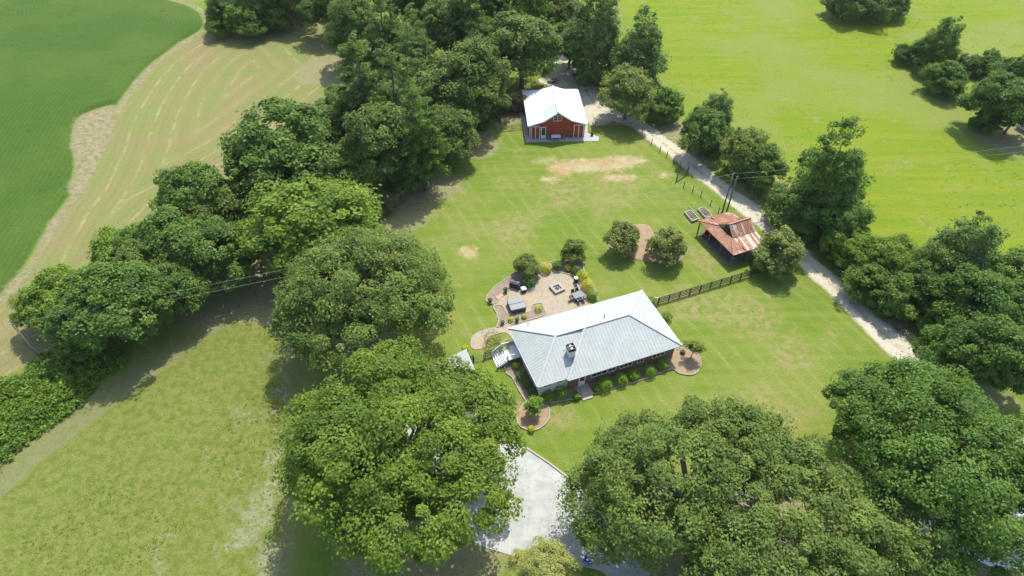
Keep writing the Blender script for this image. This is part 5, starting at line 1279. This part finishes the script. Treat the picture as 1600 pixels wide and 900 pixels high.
for s in (-1, 1):
    MB().box(s * 0.36 - 0.06, -0.34, 0.58, s * 0.36 + 0.06, 0.36, 0.63).build('armrest', MAT['blue'], bc)
    for y in (-0.28, 0.28): MB().box(s * 0.34 - 0.03, y - 0.03, 0, s * 0.34 + 0.03, y + 0.03, 0.58).build('leg', MAT['blue'], bc)

# ------------------------------------------------------------------ utility poles and wires
def pole(loc, h, label, arm=True, rz=0.0):
    o = empty('utility_pole', (*loc, 0), rz, label, 'pole', 'wooden utility poles')
    MB().tube([(0, 0, -0.3), (0, 0, h)], [0.15, 0.10], 10).build('shaft', MAT['grey_wood'], o, smooth=True)
    if arm:
        MB().tube([(0.16, 0, h - 0.15), (0.16, 0, h + 0.1)], [0.05, 0.04], 8).build('insulator', MAT['grey_metal'], o)
        MB().box(-0.05, 0.1, h - 1.4, 0.05, 0.22, h - 1.0).build('bracket', MAT['dark_metal'], o)
    return o
pole((-63.65, 54.33), 9.2, 'lone utility pole rising from the bramble thicket at left')
pole((37.60, 88.73), 7.6, 'paler right one of twin utility poles behind the shed')
pole((36.77, 88.55), 8.4, 'darker left one of twin utility poles behind the shed')
pole((96.5, 97.0), 9.5, 'utility pole beside the neighbour house at the right edge')
def wire(a, b, sag, label):
    a = Vector(a); b = Vector(b); pts = []
    for i in range(25):
        f = i / 24; q = a.lerp(b, f); q.z -= sag * 4 * f * (1 - f); pts.append(q)
    return tag(MB().tube(pts, [0.016] * 25, 5).build('power_line', MAT['wire'], None, smooth=True), label, 'cable', 'overhead power lines')
p0 = (-63.65, 54.33); p1 = (37.60, 88.73); p2 = (36.77, 88.55)
wire((*p0, 9.2), (*p2, 8.3), 0.5, 'upper power line crossing from lone pole to twin poles')
wire((*p0, 7.9), (*p1, 7.2), 0.6, 'lower power line crossing from lone pole to twin poles')
wire((*p2, 8.3), (96.5, 97, 9.4), 0.6, 'upper power line over the pasture at right')
wire((*p1, 7.2), (96.5, 97, 8.2), 0.7, 'lower power line over the pasture at right')

# ------------------------------------------------------------------ neighbours at the right edge
nb = empty('neighbour_house', (*(109.62, 115.43), 0), R(25), 'pale roofed house cut by the right edge beyond the pasture', 'house')
MB().box(-4, -5, 0, 9, 4, 2.7).build('wall', MAT['siding'], nb)
roof_plane(nb, [(-4.5, -5.5, 2.7), (9.5, -5.5, 2.7), (9.5, -0.5, 4.6), (-4.5, -0.5, 4.6)], 0.92, 'roof_green', 2); roof_plane(nb, [(9.5, 4.5, 2.7), (-4.5, 4.5, 2.7), (-4.5, -0.5, 4.6), (9.5, -0.5, 4.6)], 0.92, 'roof_green', 2)
MB().slab([(-4.0, -5, 2.7), (-4.0, -0.5, 4.5), (-4.0, 4, 2.7)], 0.1).build('gable', MAT['siding'], nb)
window(nb, (-4.0, -2.5, 1.5), 1.0, 1.2, 'x-'); window(nb, (1.0, -5, 1.5), 1.4, 1.2, 'y-')
ob_ = empty('outbuilding', (*(52.73, 26.22), 0), R(-32), 'grey metal roofed outbuilding under the corner oak', 'building')
MB().box(-9, 0.5, 0, -0.5, 11, 2.5).build('wall', MAT['siding'], ob_)
roof_plane(ob_, [(0, 0, 2.6), (0, 11.5, 2.6), (-4.6, 11.5, 3.9), (-4.6, 0, 3.9)], 0.92, 'roof', 2); roof_plane(ob_, [(-9.2, 11.5, 2.6), (-9.2, 0, 2.6), (-4.6, 0, 3.9), (-4.6, 11.5, 3.9)], 0.92, 'roof', 2)
for y in (0.5, 11): MB().slab([(-9, y, 2.5), (-0.5, y, 2.5), (-4.6, y, 3.75)], 0.06).build('gable', MAT['siding'], ob_)
MB().bar((0.05, 0, 2.55), (0.05, 11.5, 2.55), 0.1, 0.16).build('gutter', MAT['trim'], ob_)
window(ob_, (-0.5, 4.0, 1.5), 1.0, 1.0, 'x+')

# ------------------------------------------------------------------ summer haze
hz_t = NT('thin_haze'); hz_t.t.links.clear()
pv_ = hz_t.n('ShaderNodeVolumePrincipled'); pv_.inputs['Color'].default_value = (0.86, 0.92, 1.0, 1); pv_.inputs['Density'].default_value = 0.00006; pv_.inputs['Anisotropy'].default_value = 0.2
hz_t.t.links.new(pv_.outputs[0], hz_t.out.inputs['Volume'])
tag(MB().box(-3600, -3600, -1.2, 3600, 3600, 72).build('haze', hz_t.m), 'thin summer haze over the fields', None, None, 'stuff')
